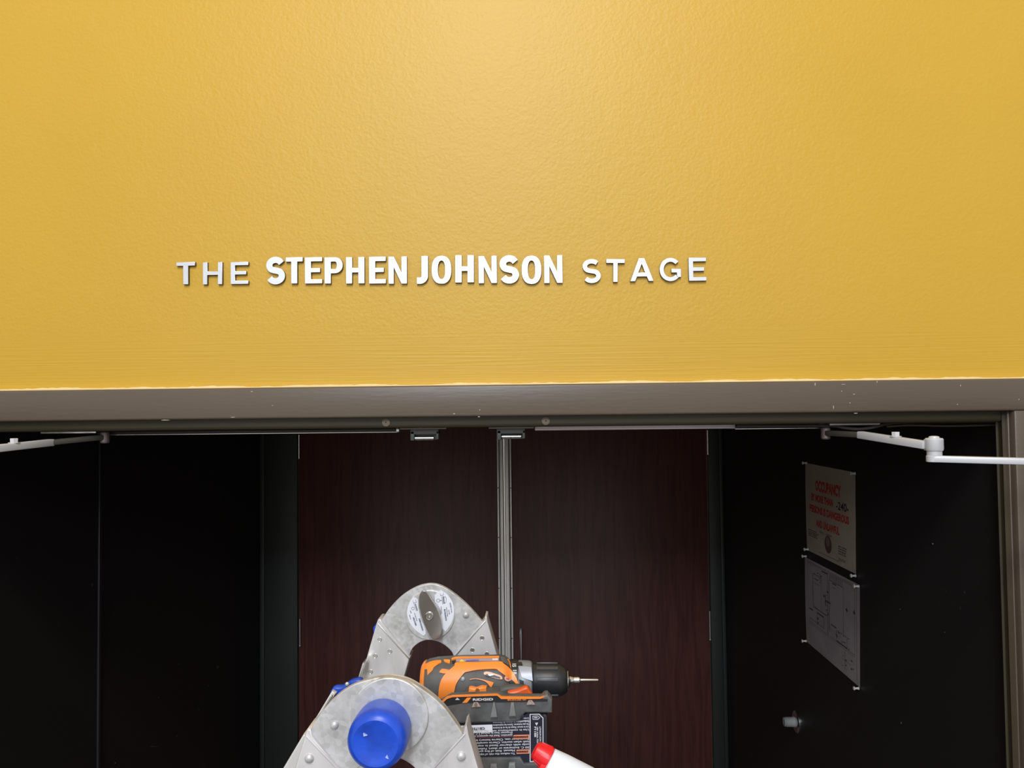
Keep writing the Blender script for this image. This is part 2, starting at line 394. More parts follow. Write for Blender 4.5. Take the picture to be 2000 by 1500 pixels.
# latch keepers with steel rollers
def keeper(x0, x1, yt, bx0, bx1, by1, rx0, rx1, ry, label):
    Y = YF+.035
    c = P((x0+x1)/2, yt, Y)
    t = thing('roller_strike', c, label, 'latch strike', 'roller strikes under the frame head')
    a, b = P(x0, yt, Y), P(x1, yt+4.5, Y)
    top = zs+.0003
    link('mounting_plate', box((a.x, Y-.012, b.z), (b.x, Y+.03, max(top, b.z+.003)), .0008), mat('plate_grey', (.16, .155, .14), .35, .5), t)
    a, b = P(bx0, yt+3, Y), P(bx1, by1, Y); w = .007
    link('housing', join([box((a.x, Y-.004, a.z-.011), (b.x, Y+.022, a.z), .001), box((a.x+.001, Y+.006, b.z+.001), (b.x-.001, Y+.021, a.z-.002), .001), box((a.x, Y-.004, b.z), (a.x+w, Y+.022, a.z-.005), .0012), box((b.x-w*.6, Y-.004, b.z+.002), (b.x, Y+.022, a.z-.005), .001)]), mat('housing_grey', (.085, .085, .08), .45, .2), t)
    a, b = P(rx0, ry, Y), P(rx1, ry, Y); L = b.x-a.x
    link('roller', lathe([(0, .003), (.0005, .0042), (L*.45, .0042), (L*.46, .0036), (L*.48, .0036), (L*.49, .0042), (L-.0005, .0042), (L, .003)], (a.x, Y+.001, a.z), (1, 0, 0), 24), M_CHRM, t)
    link('axle', lathe([(0, .0015), (.001, .0015)], (a.x-.001, Y+.001, a.z), (1, 0, 0), 10), M_STEEL, t)
    return t
keeper(783, 873.5, 833.5, 802, 857, 860, 810.5, 847.5, 856, 'grey roller strike bracket left of centre, above the left wood door')
keeper(955, 1043, 832, 971, 1025.5, 858.5, 980.5, 1018, 853, 'grey roller strike bracket directly above the silver door edge strips')

# channels under the head
Yc = YF+.045
def chan(name, x0, y0, x1, y1, h, m, depth=.014, par=None, Y=None):
    Y = Y or Yc
    a, b = P(x0, y0, Y), P(x1, y1, Y); z = (a.z+b.z)/2; hh = h*Y/FPX
    return link(name, box((a.x, Y, z-hh/2), (b.x, Y+depth, z+hh/2), min(hh, depth)*.2), m, par)
t = thing('holder_track', P(480, 845, Yc), 'dark door coordinator channel with thin silver lip under left half of frame head', 'door track')
chan('channel', 190, 848, 775, 838.5, 8, M_ROD, par=t, Y=Yc)
chan('silver_lip', 215, 851, 778, 842.4, 1.6, M_STEEL, par=t, Y=Yc-.001, depth=.010)
chan('end_cap', 773.5, 840, 779.5, 840, 8.5, M_STEEL, par=t, Y=Yc-.003, depth=.016)
t = thing('holder_track', P(1330, 838, Yc), 'dark door coordinator channel with pale pinkish bar under right half of frame head', 'door track')
chan('channel', 1436, 833.5, 1612, 832.5, 6.5, M_ROD, par=t)
chan('silver_lip', 1436, 837.3, 1609, 836.6, 1.5, M_STEEL, par=t, Y=Yc-.001, depth=.010)
chan('cover_bar', 1044.5, 837, 1436.5, 832.5, 8.6, M_PINK, par=t, Y=Yc-.004, depth=.018)
chan('bar_groove', 1045, 837.5, 1436, 833, 1.2, mat('pink_groove', (.40, .34, .37), .5), par=t, Y=Yc-.0045, depth=.003)
chan('end_hook', 1607.5, 843, 1613, 843, 15, M_DSTEEL, par=t, Y=Yc-.001, depth=.012)

# closer arms
def closer(side):
    if side == 'right':
        t = thing('closer_arm', P(1665, 832, YF+.05), 'silver grey door closer arm with elbow joint, at right end of frame head', 'door closer arm', 'door closer arms')
        pl = (1621, 829.5, 1719, 826.5); Ya = YF+.03
        S, Q, E = P(1616, 846, Ya), P(1682, 849.5, 1.30), P(1809, 869.5, 1.17)
        el = P(1824.5, 866, 1.165); dirx = 1
    else:
        t = thing('closer_arm', P(132, 846, YF+.05), 'silver grey door closer arm under left end of frame head, leaving the frame', 'door closer arm', 'door closer arms')
        pl = (79, 845.5, 187, 845.0); Ya = YF+.03
        S, Q, E = P(200, 854, Ya), P(98, 864.5, 1.30), P(-34, 879, 1.17)
        el = P(-50, 879, 1.165); dirx = -1
    a, b = P(pl[0], pl[1], Ya), P(pl[2], pl[3], Ya)
    link('mounting_plate', box((a.x, Ya, min(a.z, b.z)-.0012), (b.x, Ya+.055, max(zs+.0005, a.z+.001)), .0006), M_STEEL if side == 'left' else M_ARM, t)
    # shoe dropping from the plate
    s = S.copy()
    link('pivot_shoe', lathe([(0, .0065), (.002, .008), (.019, .008), (.021, .0065)], (s.x-.0*dirx, s.y+.008, s.z-.011), (0, 0, 1), 24), mat('shoe_grey', (.16, .12, .11), .4, .3), t)
    link('dark_sleeve', bar(S+Vector((0, .008, 0)), Q, .013, .0095, bev=.002), mat('olive_sleeve', (.045, .040, .030), .45), t)
    link('upper_arm', join([bar(Q-(E-Q)*.02, E, .014, .0118, bev=.0016)]), M_ARM, t)
    m = Q.lerp(E, .56)
    link('adjusting_screw', join([lathe([(0, .0085), (.0012, .0085)], m+Vector((0, 0, .0057)), (0, 0, 1), 20), lathe([(0, .006), (.0062, .0062), (.0068, .0058)], m+Vector((0, 0, .0066)), (0, 0, 1), 6)]), M_ARM, t)
    link('clevis', tube([E+(Q-E)*.03+Vector((0, 0, -.006)), E+Vector((.004*dirx, 0, -.006)), E+Vector((.010*dirx, 0, 0)), E+Vector((.004*dirx, 0, .006)), E+(Q-E)*.03+Vector((0, 0, .006))], .0022, 8), M_ARM, t)
    link('elbow_joint', lathe([(-.011, .0115), (-.0085, .0127), (.0060, .0127), (.0078, .0115), (.0082, .0078), (.0105, .0066), (.0112, .0035)], el, (0, 0, 1), 32), M_ARM, t)
    link('elbow_pin', lathe([(0, .0105), (.0075, .0105)], el+Vector((0, 0, -.0182)), (0, 0, 1), 28), M_ARM, t)
    f0 = el+Vector((-.004*dirx, 0, -.0228)); f1 = Vector(((JO+.075) if dirx > 0 else (JLO-.095), 1.10, el.z-.030))
    tip = lathe([(0, .0090), (.0008, .0098), (.0088, .0098), (.0096, .0090)], f0+Vector((.002*dirx, 0, -.0048)), (0, 0, 1), 24)
    link('forearm', join([bar(f0, f1, .019, .0096, bev=.0016), tip]), M_ARM, t)
    return t
closer('right'); closer('left')

# dark cable sagging under the head on the right
pts = smooth_path([(1440, 832, Yc-.012), (1540, 831.8, Yc-.012), (1620, 831.5, Yc-.012), (1655, 836.5, Yc-.014), (1680, 838, Yc-.014), (1708, 834, Yc-.014), (1740, 826.5, Yc-.012), (1800, 824, Yc-.01), (1960, 823, Yc-.01)], 8)
link_c = link('cable', tube([P(x, y, Y) for x, y, Y in pts], .0026, 8), mat('brown_cable', (.055, .045, .04), .4), None)
setp(link_c, 'thin dark brown cable sagging beneath right end of frame head', 'cable')
pts = smooth_path([(1732, 833, Yc-.002), (1780, 830.5, Yc), (1850, 832, Yc), (1940, 830, Yc), (1972, 829, Yc)], 8)
c2 = link('cable', tube([P(x, y, Y) for x, y, Y in pts], .0018, 8), mat('olive_cable', (.10, .085, .065), .4), None)
setp(c2, 'thin olive cable running right from above the closer elbow to the jamb', 'cable')

# ================================================================ SIGN LETTERS
def scurve(w, h, s, ts=40, te=40):
    rx = (w-s)/2; ru = (h-s)/4; cu = h-s/2-ru; cl = s/2+ru
    p = []
    a0 = math.radians(ts)
    for k in range(15): a = a0+(math.radians(236)-a0)*k/14; p.append((w/2+rx*math.cos(a), cu+ru*math.sin(a)))
    for k in range(1, 4): pass
    q = []
    a1 = math.radians(56); a2 = math.radians(-180+te)
    for k in range(15): a = a1+(a2-a1)*k/14; q.append((w/2+rx*math.cos(a), cl+ru*math.sin(a)))
    ctrl = p[::2] + q[::2]
    return smooth_path(ctrl, 6)
def supere(cx, cy, rx, ry, n=48, e=2.4):
    o = []
    for k in range(n):
        a = 2*PI*k/n; c, s = math.cos(a), math.sin(a)
        o.append((cx+rx*math.copysign(abs(c)**(2/e), c), cy+ry*math.copysign(abs(s)**(2/e), s)))
    return o
def ribbon(pts, w, depth):
    bm = bmesh.new(); prev = None; o = stroke(pts, w); n = len(pts)
    for i in range(n):
        a, b = o[i], o[2*n-1-i]
        cur = [bm.verts.new((*a, -depth/2)), bm.verts.new((*a, depth/2)), bm.verts.new((*b, depth/2)), bm.verts.new((*b, -depth/2))]
        if prev is None: bm.faces.new(cur)
        else:
            for k in range(4): bm.faces.new((prev[k], prev[(k+1) % 4], cur[(k+1) % 4], cur[k]))
        prev = cur
    bm.faces.new(prev[::-1]); return bm_mesh(bm)
def R(x0, y0, x1, y1): return [(x0, y0), (x1, y0), (x1, y1), (x0, y1)]
def glyph(ch, w, h, s, b, light):
    """list of outline groups (union), s = stem, b = bar thickness"""
    if ch == 'T': return [[[(0, h), (0, h-b), (w/2-s/2, h-b), (w/2-s/2, 0), (w/2+s/2, 0), (w/2+s/2, h-b), (w, h-b), (w, h)]]]
    if ch == 'H': m = h*.505; return [[[(0, 0), (s, 0), (s, m-b/2), (w-s, m-b/2), (w-s, 0), (w, 0), (w, h), (w-s, h), (w-s, m+b/2), (s, m+b/2), (s, h), (0, h)]]]
    if ch == 'E': m = h*.505; k = w*.88; return [[[(0, 0), (w, 0), (w, b), (s, b), (s, m-b/2), (k, m-b/2), (k, m+b/2), (s, m+b/2), (s, h-b), (w, h-b), (w, h), (0, h)]]]
    if ch == 'N': d = s*1.02; return [[[(0, 0), (s, 0), (s, h*.60), (w-s*1.02, 0), (w, 0), (w, h), (w-s, h), (w-s, h*.40), (s*1.02, h), (0, h)]]]
    if ch == 'P':
        y0 = h*.385; r = (h-y0)/2
        out = [(0, 0), (s, 0), (s, y0)] + [(w-r*.95+r*.95*math.cos(a), y0+r+r*math.sin(a)) for a in [(-PI/2+PI*k/16) for k in range(17)]] + [(0, h)]
        ri = r-b
        inn = [(s, y0+b)] + [(w-r*.95+(r*.95-s*.95)*math.cos(a), y0+r+ri*math.sin(a)) for a in [(-PI/2+PI*k/16) for k in range(17)]] + [(s, h-b)]
        return [[out, inn]]
    if ch == 'O': return [[supere(w/2, h/2, w/2, h/2), supere(w/2, h/2, w/2-s, h/2-b*1.1)]]
    if ch == 'S': return [['strip', (scurve(w, h, s, 22 if not light else 38, 22 if not light else 32), s)]]
    if ch == 'J':
        r = w-s/2-w*.28
        c = [(w-s/2, h), (w-s/2, h*.6), (w-s/2, h*.30)] + [(w-s/2-r+r*math.cos(a), s*.45+r*1.05+r*1.05*math.sin(a)) for a in [-PI/2*k/8 for k in range(9)]] + [(0, s*.47)]
        return [[stroke(c, s)]]
    if ch == 'A':
        ax = s*1.08; tw = s*.62
        return [[[(0, 0), (ax, 0), (ax+w*.085, h*.20), (w-ax-w*.085, h*.20), (w-ax, 0), (w, 0), (w/2+tw, h), (w/2-tw, h)], [(w*.355, h*.375), (w/2, h*.745), (w*.645, h*.375)]]]
    if ch == 'G':
        rx, ry = (w-s)/2*1.03, (h-s)/2; cx = s/2+rx
        pts = [(cx+rx*math.cos(a), h/2+ry*math.sin(a)) for a in [math.radians(42+(276)*k/40) for k in range(41)]]
        return [[stroke(pts, s)], [[(w*.55, h*.53), (w*.55, h*.53-b), (w-s, h*.53-b), (w-s, h*.17), (w, h*.17), (w, h*.53)]]]
ordn = {}
sign = [
 ('THE', 1, [('T', 343.8, 381.6, 510.7, 555.4, 10.5, 7.5), ('H', 395.5, 434.6, 511, 555.4, 9.0, 7.3), ('E', 449.8, 485.5, 510.5, 554.7, 9.0, 6.8)]),
 ('STEPHEN', 0, [('S', 519.5, 557, 500.2, 555.4, 12.4, 9), ('T', 557.6, 591.7, 501.2, 553.8, 12.6, 9), ('E', 595, 629.8, 501.2, 553.8, 12.4, 8.6), ('P', 633.5, 670, 501.2, 553.8, 12.8, 9), ('H', 675.3, 712.3, 501, 553.8, 12.5, 9.4), ('E', 720.5, 754, 500.3, 553.8, 12.6, 9), ('N', 758.4, 795.2, 500, 554.2, 10.8, 9)]),
 ('JOHNSON', 0, [('J', 814, 836.5, 499, 554, 13.2, 10), ('O', 843, 882, 498.6, 554.4, 12.4, 9), ('H', 889, 925.8, 497.5, 551.7, 12.8, 9.6), ('N', 934.8, 970.9, 499, 553.2, 10.6, 9), ('S', 976.2, 1013.8, 498, 553.8, 12.4, 9), ('O', 1019, 1057.8, 498.6, 554.8, 12.4, 9), ('N', 1063, 1099, 498, 552.9, 10.6, 9)]),
 ('STAGE', 1, [('S', 1138.5, 1173.4, 505.6, 552.7, 8.6, 8), ('T', 1184, 1220, 505.5, 550.8, 9.0, 8), ('A', 1231, 1276.8, 503.7, 549.2, 9.0, 7.5), ('G', 1288.6, 1330.4, 503, 549.4, 8.4, 7.6), ('E', 1345.8, 1379.8, 502.8, 548.4, 8.8, 7.6)]),
]
TH = .0062
OR = ['first', 'second', 'third', 'fourth', 'fifth', 'sixth', 'seventh']
tilt = {(3, 1): 1.2, (2, 2): .4, (0, 0): -.5}
for wi, (word, light, ls) in enumerate(sign):
    for li, (ch, x0, x1, y0, y1, s, b) in enumerate(ls):
        Y = YF-TH; k = Y/FPX
        w, h = (x1-x0)*k, (y1-y0)*k
        parts = []
        for g in glyph(ch, w, h, s*k, b*k, light): parts.append(ribbon(g[1][0], g[1][1], TH) if g[0] == 'strip' else flat(g, TH, .0004))
        me = join(parts)
        org = P((x0+x1)/2, y1, Y)
        a = math.radians(-tilt.get((wi, li), 0))
        me.transform(Matrix.Translation((org.x, Y+TH/2, org.z)) @ TOXZ @ Matrix.Rotation(a, 4, 'Z') @ Matrix.Translation((-w/2, 0, 0)))
        o = link('sign_letter', me, [M_LET, M_LETS], None, smooth=False)
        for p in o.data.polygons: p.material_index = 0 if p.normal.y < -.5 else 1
        cnt = [q[0] for q in ls].count(ch)
        size = 'thin' if light else 'bold'
        lab = '%s silver metal letter %s, %s letter of %s' % (size, ch, OR[li], word)
        if word in ('STEPHEN', 'JOHNSON'):
            where = 'longer bold word left of centre' if word == 'STEPHEN' else 'bold word beginning with J'
            lab = 'bold silver letter %s, %s letter of the %s' % (ch, OR[li], where)
        elif word == 'THE': lab = 'small silver letter %s, %s letter of THE on the yellow wall' % (ch, OR[li])
        else: lab = 'small silver letter %s, %s letter of STAGE on the yellow wall' % (ch, OR[li])
        setp(o, lab, 'letter', 'silver sign letters on the yellow wall')

# ================================================================ NOTICES ON THE RIGHT WALL
def bil(c, u, v):     # c: tl, tr, br, bl ; v down
    return (c[0].lerp(c[1], u)).lerp(c[3].lerp(c[2], u), v)
NX = Vector((-1, 0, 0))
def sheet(name, corners_px, m, label, cat, curl=0):
    c = [PXp(x, y, XR-.0012) for x, y in corners_px]
    t = thing(name, (c[2]+c[3])/2, label, cat)
    bm = bmesh.new(); n = 14; g = {}
    for i in range(n+1):
        for j in range(n+1):
            u, v = i/n, j/n
            p = bil(c, u, v)
            bend = .0015+curl*(math.sin(PI*u)*.5+.5*abs(2*v-1)*math.sin(PI*v))*math.sin(PI*v)
            if curl and (u in (0, 1)): p = p+Vector((0, 0.003*math.sin(PI*v)*(1 if u == 0 else -0), 0))
            g[i, j] = bm.verts.new(p+NX*bend*0.6)
    for i in range(n):
        for j in range(n): bm.faces.new((g[i, j], g[i+1, j], g[i+1, j+1], g[i, j+1]))
    bmesh.ops.solidify(bm, geom=bm.faces[:], thickness=.0004)
    link('sheet', bm_mesh(bm), m, t, ang=60)
    return t, c, curl
def on_sheet(S, me, u, v, off=.0012):
    """me lies in XY (metres, unit = sheet widths); x right, y up, origin at (u, v-down)"""
    t, c, curl = S
    for vt in me.vertices:
        uu, vv = u+vt.co.x, v-vt.co.y
        bend = .0015+curl*(math.sin(PI*uu)*.5+.5*abs(2*vv-1)*math.sin(PI*vv))*math.sin(PI*vv)
        p = bil(c, uu, vv)+NX*(bend*.6+off*.5+vt.co.z)
        vt.co = p
    return me
def st(S, s, u, v, h, w=None, m=None, bold=.055, name='printed_text'):
    me = text(s, 1, bold, 0, 1, 'LEFT')
    xs = [q.co.x for q in me.vertices]; ys = [q.co.y for q in me.vertices]
    x0, x1, y0, y1 = min(xs), max(xs), min(ys), max(ys)
    for q in me.vertices: q.co = Vector(((q.co.x-x0)/(x1-x0)*w, (q.co.y-y0)/(y1-y0)*h, 0))
    return on_sheet(S, me, u, v+h)
def rc(S, u0, v0, u1, v1):
    me = bpy.data.meshes.new('m'); me.from_pydata([(0, 0, 0), (u1-u0, 0, 0), (u1-u0, -(v1-v0), 0), (0, -(v1-v0), 0)], [], [(0, 1, 2, 3)])
    return on_sheet(S, me, u0, v0)
S1 = sheet('occupancy_notice', [(1573.5, 904), (1671.5, 923), (1672.5, 1121), (1577, 1074)], M_PAP, 'cream paper notice reading OCCUPANCY in red capitals, pinned high on right black wall', 'notice', .004)
link('red_lettering', join([st(S1, 'OCCUPANCY', .23, .165, .125, .52), st(S1, 'BY MORE THAN', .135, .325, .085, .46), st(S1, 'PERSONS IS DANGEROUS', .09, .455, .085, .80), st(S1, 'AND UNLAWFUL', .235, .60, .085, .48)]), M_TXTR, S1[0], smooth=False)
link('black_number', st(S1, '-240-', .66, .335, .085, .225, bold=.02), M_TXTK, S1[0], smooth=False)
def scrib(S, u, v, w, h, n, seed):
    random.seed(seed); out = []
    for i in range(n):
        x = u; vv = v+h*i/n; end = u+w*random.uniform(.72, 1)
        while x < end:
            l = random.uniform(.012, .035); out.append(rc(S, x, vv, min(x+l, end), vv+h/n*.55)); x += l+.008
    return join(out)
link('small_print', join([st(S1, 'SEC. 1004', .31, .715, .022, .25, bold=.02), scrib(S1, .05, .745, .25, .085, 4, 1), scrib(S1, .69, .79, .16, .10, 4, 2), scrib(S1, .69, .92, .17, .03, 2, 3), rc(S1, .28, .955, .70, .960)]), mat('grey_print', (.12, .10, .085), .8), S1[0], smooth=False)
cm = flat([circ(0, 0, 1, 36)], 0); cm.transform(Matrix.Diagonal((.072, .092, 0, 1)))
link('round_seal', on_sheet(S1, cm, .485, .83, .0013), M_SEAL, S1[0], smooth=False)
cm = flat([circ(0, 0, 1, 24)], 0); cm.transform(Matrix.Diagonal((.042, .052, 0, 1)))
link('seal_centre', on_sheet(S1, cm, .485, .80, .0022), mat('seal_pale', (.20, .15, .12), .8), S1[0], smooth=False)

S2 = sheet('floor_plan', [(1572.5, 1087.5), (1680, 1143), (1680.5, 1343), (1576, 1253)], M_PAP2, 'grey floor plan sheet pinned below the occupancy notice on right black wall', 'floor plan', .003)
link('shaded_rooms', join([rc(S2, .18, .16, .33, .50), rc(S2, .50, .12, .74, .62)]), M_PLANG, S2[0], smooth=False)
L2 = []
def wl(u0, v0, u1, v1, th=.006):
    if abs(u1-u0) > abs(v1-v0): L2.append(rc(S2, u0, v0-th/2, u1, v0+th/2))
    else: L2.append(rc(S2, u0-th/2, v0, u0+th/2, v1))
for a in [(.06, .03, .96, .03, .004), (.06, .045, .96, .045, .003), (.955, .03, .955, .95, .005), (.925, .05, .925, .72, .004), (.06, .03, .06, .55, .002), (.06, .72, .93, .72, .004), (.06, .74, .93, .74, .003), (.17, .14, .35, .14), (.17, .14, .17, .52), (.33, .14, .33, .50), (.17, .52, .45, .52, .01), (.35, .06, .46, .06, .014), (.46, .05, .46, .72), (.49, .11, .74, .11), (.49, .11, .49, .66), (.74, .12, .74, .62), (.52, .58, .62, .58, .016), (.42, .36, .52, .36, .016), (.42, .30, .42, .42, .012), (.08, .57, .16, .57, .016), (.09, .68, .24, .68), (.25, .56, .38, .56, .016), (.25, .56, .25, .70), (.24, .68, .38, .68), (.38, .56, .38, .70), (.62, .60, .80, .60), (.80, .60, .80, .72), (.62, .60, .62, .72), (.62, .71, .80, .71, .012), (.20, .19, .28, .19, .012), (.20, .24, .30, .24), (.55, .13, .62, .13, .015), (.55, .17, .62, .17), (.76, .76, .76, .95, .004), (.70, .85, .86, .85, .004)]: wl(*a)
random.seed(5)
for k in range(40):
    u, v = random.choice([(random.uniform(.19, .34), random.uniform(.10, .22)), (random.uniform(.35, .47), random.uniform(.24, .50)), (random.uniform(.10, .40), random.uniform(.56, .70)), (random.uniform(.60, .82), random.uniform(.58, .72)), (random.uniform(.70, .93), random.uniform(.74, .93)), (random.uniform(.50, .80), random.uniform(.05, .15))])
    L2.append(rc(S2, u, v, u+random.uniform(.008, .03), v+random.uniform(.006, .02)))
for q in ((.78, .31), (.90, .29)): L2.append(rc(S2, q[0], q[1], q[0]+.035, q[1]+.02)); L2.append(rc(S2, q[0]+.012, q[1]-.015, q[0]+.022, q[1]+.035))
for k in range(10): L2.append(rc(S2, .50+.024*k, .045+.0*k, .506+.024*k, .10))
link('plan_lines', join(L2), M_PLAN, S2[0], smooth=False)

def pin(px, py, label, bright=False):
    c = PXp(px, py, XR-.0005); m = mat('yellowish_pin', (.75, .72, .50), .3) if bright else M_PIN
    t = thing('push_pin', c, label, 'push pin', 'clear push pins on the right wall')
    link('pin_head', lathe([(.0015, .0032), (.003, .0042), (.0042, .0028), (.011, .0022), (.0125, .0045), (.0145, .0048), (.0155, .004)], c, (-1, .0, .0), 16), m, t)
    link('needle', lathe([(0, .0005), (.002, .0005)], c, (-1, 0, 0), 8), M_STEEL, t)
for x, y, l in ((1577, 904, 'clear push pin at top left corner of the occupancy notice'), (1672, 924.5, 'clear push pin at top right corner of the occupancy notice'), (1580, 1073, 'clear push pin at bottom left corner of the occupancy notice'), (1673, 1124.5, 'clear push pin at bottom right corner of the occupancy notice'),
                (1576, 1086.5, 'clear push pin at top left corner of the floor plan'), (1679, 1145, 'clear push pin at top right corner of the floor plan'), (1576, 1252, 'yellowish push pin at bottom left corner of the floor plan'), (1679, 1344.5, 'clear push pin at bottom right corner of the floor plan')):
    pin(x, y, l, 'yellowish' in l)

c = PXp(1556, 1410, XR)
t = thing('door_stop', c, 'round grey door stop with chrome flange on right black wall, below the papers', 'door stop')
link('flange', lathe([(0, .033), (.003, .033), (.006, .029), (.007, .02)], c, (-1, 0, 0), 36), M_CHRM, t)
link('bumper', lathe([(.005, .019), (.008, .015), (.030, .0145), (.033, .0150), (.034, .0145), (.0345, .0125), (.036, .0125), (.038, .014), (.040, .0125)], c, (-1, 0, 0), 32), mat('grey_rubber', (.30, .31, .30), .55), t)

# ================================================================ LADDER
YN, YFR = .64, .99
lad = thing('folding_ladder', (P(800, 1400, .82).x, .82, 0), 'aluminium folding ladder with rounded hinges standing open in the doorway', 'ladder')
def outer_far(d):      # rim outline, d px outwards
    p = [(742, 1220), (756, 1197), (773, 1176.5), (791, 1160.5), (812, 1148), (830, 1142), (848, 1141), (868, 1147.5), (889, 1161.5), (910, 1179.5), (927, 1197), (943, 1216)]
    cx, cy = 842, 1215
    out = []
    for x, y in smooth_path(p, 5):
        v = Vector((x-cx, y-cy)); out.append(tuple(Vector((x, y))+v.normalized()*d))
    return out
inner_far = smooth_path([(886, 1281), (881, 1271), (868, 1259.5), (853, 1252), (834, 1250), (819, 1255), (806, 1266), (799, 1281)], 4)
def outer_near(d):
    p = [(602, 1436), (615, 1412), (637, 1382), (661, 1357), (690, 1338), (720, 1328), (746, 1323), (768, 1323.5), (800, 1332), (838, 1356), (866, 1381), (888, 1410), (906, 1438)]
    cx, cy = 755, 1430
    out = []
    for x, y in smooth_path(p, 5):
        v = Vector((x-cx, y-cy)); out.append(tuple(Vector((x, y))+v.normalized()*d))
    return out
inner_near = [(755+77*math.cos(a), 1553-77*math.sin(a)) for a in [math.radians(28+124*k/24) for k in range(25)]]
def hinge(Y, outer, inner, low_l, low_r, disc, flip):
    h = bpy.data.objects.new('hinge', None); COL.objects.link(h); h.parent = lad; h.location = P(disc[0], disc[1], Y)-lad.location
    for k, (y0, dep, d) in enumerate(((0, .0038, 0), (.0048, .0038, 1.5), (.0096, .0038, 1.0), (.0144, .0034, .5))):
        loop = outer(d) + [low_r] + inner + [low_l]
        link('hinge_plate', plate([loop], Y+y0, dep, .0006), M_CAST, h)
    link('hinge_core', plate([outer(-6) + [low_r] + inner + [low_l]], Y+.002, .015), M_RAIL, h)
    return h
hf = hinge(YFR, outer_far, inner_far, (790, 1292), (893, 1292), (838, 1202), 0)
hn = hinge(YN, outer_near, inner_near, (680, 1540), (835, 1540), (757, 1400), 0)
# disc, lever, sticker on the far hinge
link('hinge_disc', plate([circ(839.5, 1201.5, 48.5, 64)], YFR-.0022, .003, .0007), M_CAST, hf)
cv = lambda pts, s=7.143, o=(700, 1130): [(x/s+o[0], y/s+o[1]) for x, y in pts]
sl = cv(smooth_path([(765, 258), (720, 320), (690, 400), (680, 500), (720, 620), (800, 720), (905, 792), (940, 765)], 4) + [(940, 690), (870, 560), (835, 400), (830, 290)])
sr = cv([(1150, 158)] + smooth_path([(1240, 220), (1310, 320), (1335, 440), (1320, 560), (1270, 665), (1215, 737)], 4) + [(1160, 690), (1140, 560), (1150, 450), (1110, 360), (1065, 330), (1065, 230)])
s1 = link('instruction_sticker', plate([sl], YFR-.0028, .0005), M_STK, hf, smooth=False)
s2 = link('instruction_sticker', plate([sr], YFR-.0028, .0005), M_STK, hf, smooth=False)
YT = YFR-.0031
c14 = lambda x, y: (790+x/14.28, 1145+y/14.28)
def tl(s, x, y, hpx, ang, bold=0.0, sx=.8): q = c14(x, y); return text_px(s, q[0], q[1], hpx, YT, ang, sx, bold)
M_INK = mat('sticker_ink', (.10, .11, .17), .6)
link('sticker_print', join([tl('UNLOCKED', 230, 870, 2.6, -72, .03, .85), tl('DESBLOQUEADO', 395, 900, 2.6, -74, .03, .85), tl('before use', 130, 800, 1.8, -74), tl('never climb unlocked', 270, 750, 1.6, -73), tl('unlock', 150, 680, 1.8, -70)] +
     [plate([circ(*c14(235, 620), 3.0, 20), circ(*c14(235, 620), 2.4, 20)], YT, .0003)] +
     [plate([stroke([c14(a, b), c14(c, d)], w)], YT, .0003) for a, b, c, d, w in ((250, 480, 330, 440, .6), (270, 500, 330, 690, .6), (300, 490, 360, 680, 1.6), (225, 400, 260, 480, .5), (305, 370, 335, 450, .5))]), M_INK, s1, smooth=False)
link('sticker_print', join([tl('BLOQUEADO', 1100, 640, 2.7, -82, .03, .95), tl('LOCKED', 1255, 460, 2.3, -80, .0, .8), tl('locked before climbing', 1160, 590, 1.7, -82), tl('insert fully', 1225, 660, 1.8, -82), tl('both sides', 1290, 620, 1.8, -82), tl('check locks', 1010, 560, 1.8, -85, 0, 1.2)] +
     [plate([circ(*c14(940, 400), 3.4, 24), circ(*c14(940, 400), 2.8, 24)], YT, .0003), plate([supere(*c14(1130, 380), 2.6, 6.4, 24), supere(*c14(1130, 380), 2.0, 5.8, 24)], YT, .0003)] +
     [plate([stroke([c14(a, b), c14(c, d)], w)], YT, .0003) for a, b, c, d, w in ((1000, 260, 1090, 240, .6), (1045, 280, 1070, 500, 1.0), (1085, 280, 1105, 490, 1.8), (990, 200, 1010, 260, .5), (1080, 180, 1090, 240, .5), (980, 400, 1040, 395, 1.2))]), M_INK, s2, smooth=False)
lev = smooth_path(cv([(838, 290), (846, 235), (865, 195), (885, 177), (910, 170), (938, 177), (962, 198), (1005, 268), (1060, 352), (1110, 440), (1145, 540), (1158, 640), (1162, 740), (1135, 830), (1080, 850), (1020, 830), (965, 740), (915, 630), (870, 500), (842, 390)]), 4, True)
hub = circ(*cv([(1040, 480)])[0], 14, 30)
lv = link('locking_lever', join([plate([lev], YFR-.0135, .0045, .0006), plate([hub], YFR-.010, .008, .001)]), mat('polished_lever', (.52, .50, .49), .16, .92, noise=(60, .05)), hf)
ctr = P(838.7, 1203, YFR-.0135)
link('lever_cap', lathe([(0, .0052), (.0012, .0052), (.0018, .0044), (.0010, .0040), (.0010, .0012), (.0016, .0006)], ctr, (0, -1, 0), 28), M_CHRM, lv)
def dome(par, px, py, Y, rpx, flatr=False, m=None):
    r = rpx*Y/FPX; c = P(px, py, Y)
    prof = [(0, r), (r*.25, r*.96), (r*.5, r*.78), (r*.68, r*.45), (r*.74, r*.1)] if not flatr else [(0, r), (r*.12, r), (r*.2, r*.9), (r*.15, r*.82), (r*.15, r*.05)]
    return link('rivet', lathe(prof, c, (0, -1, 0), 24), m or M_CAST, par)
dome(hf, 910, 1201, YFR, 6.3)
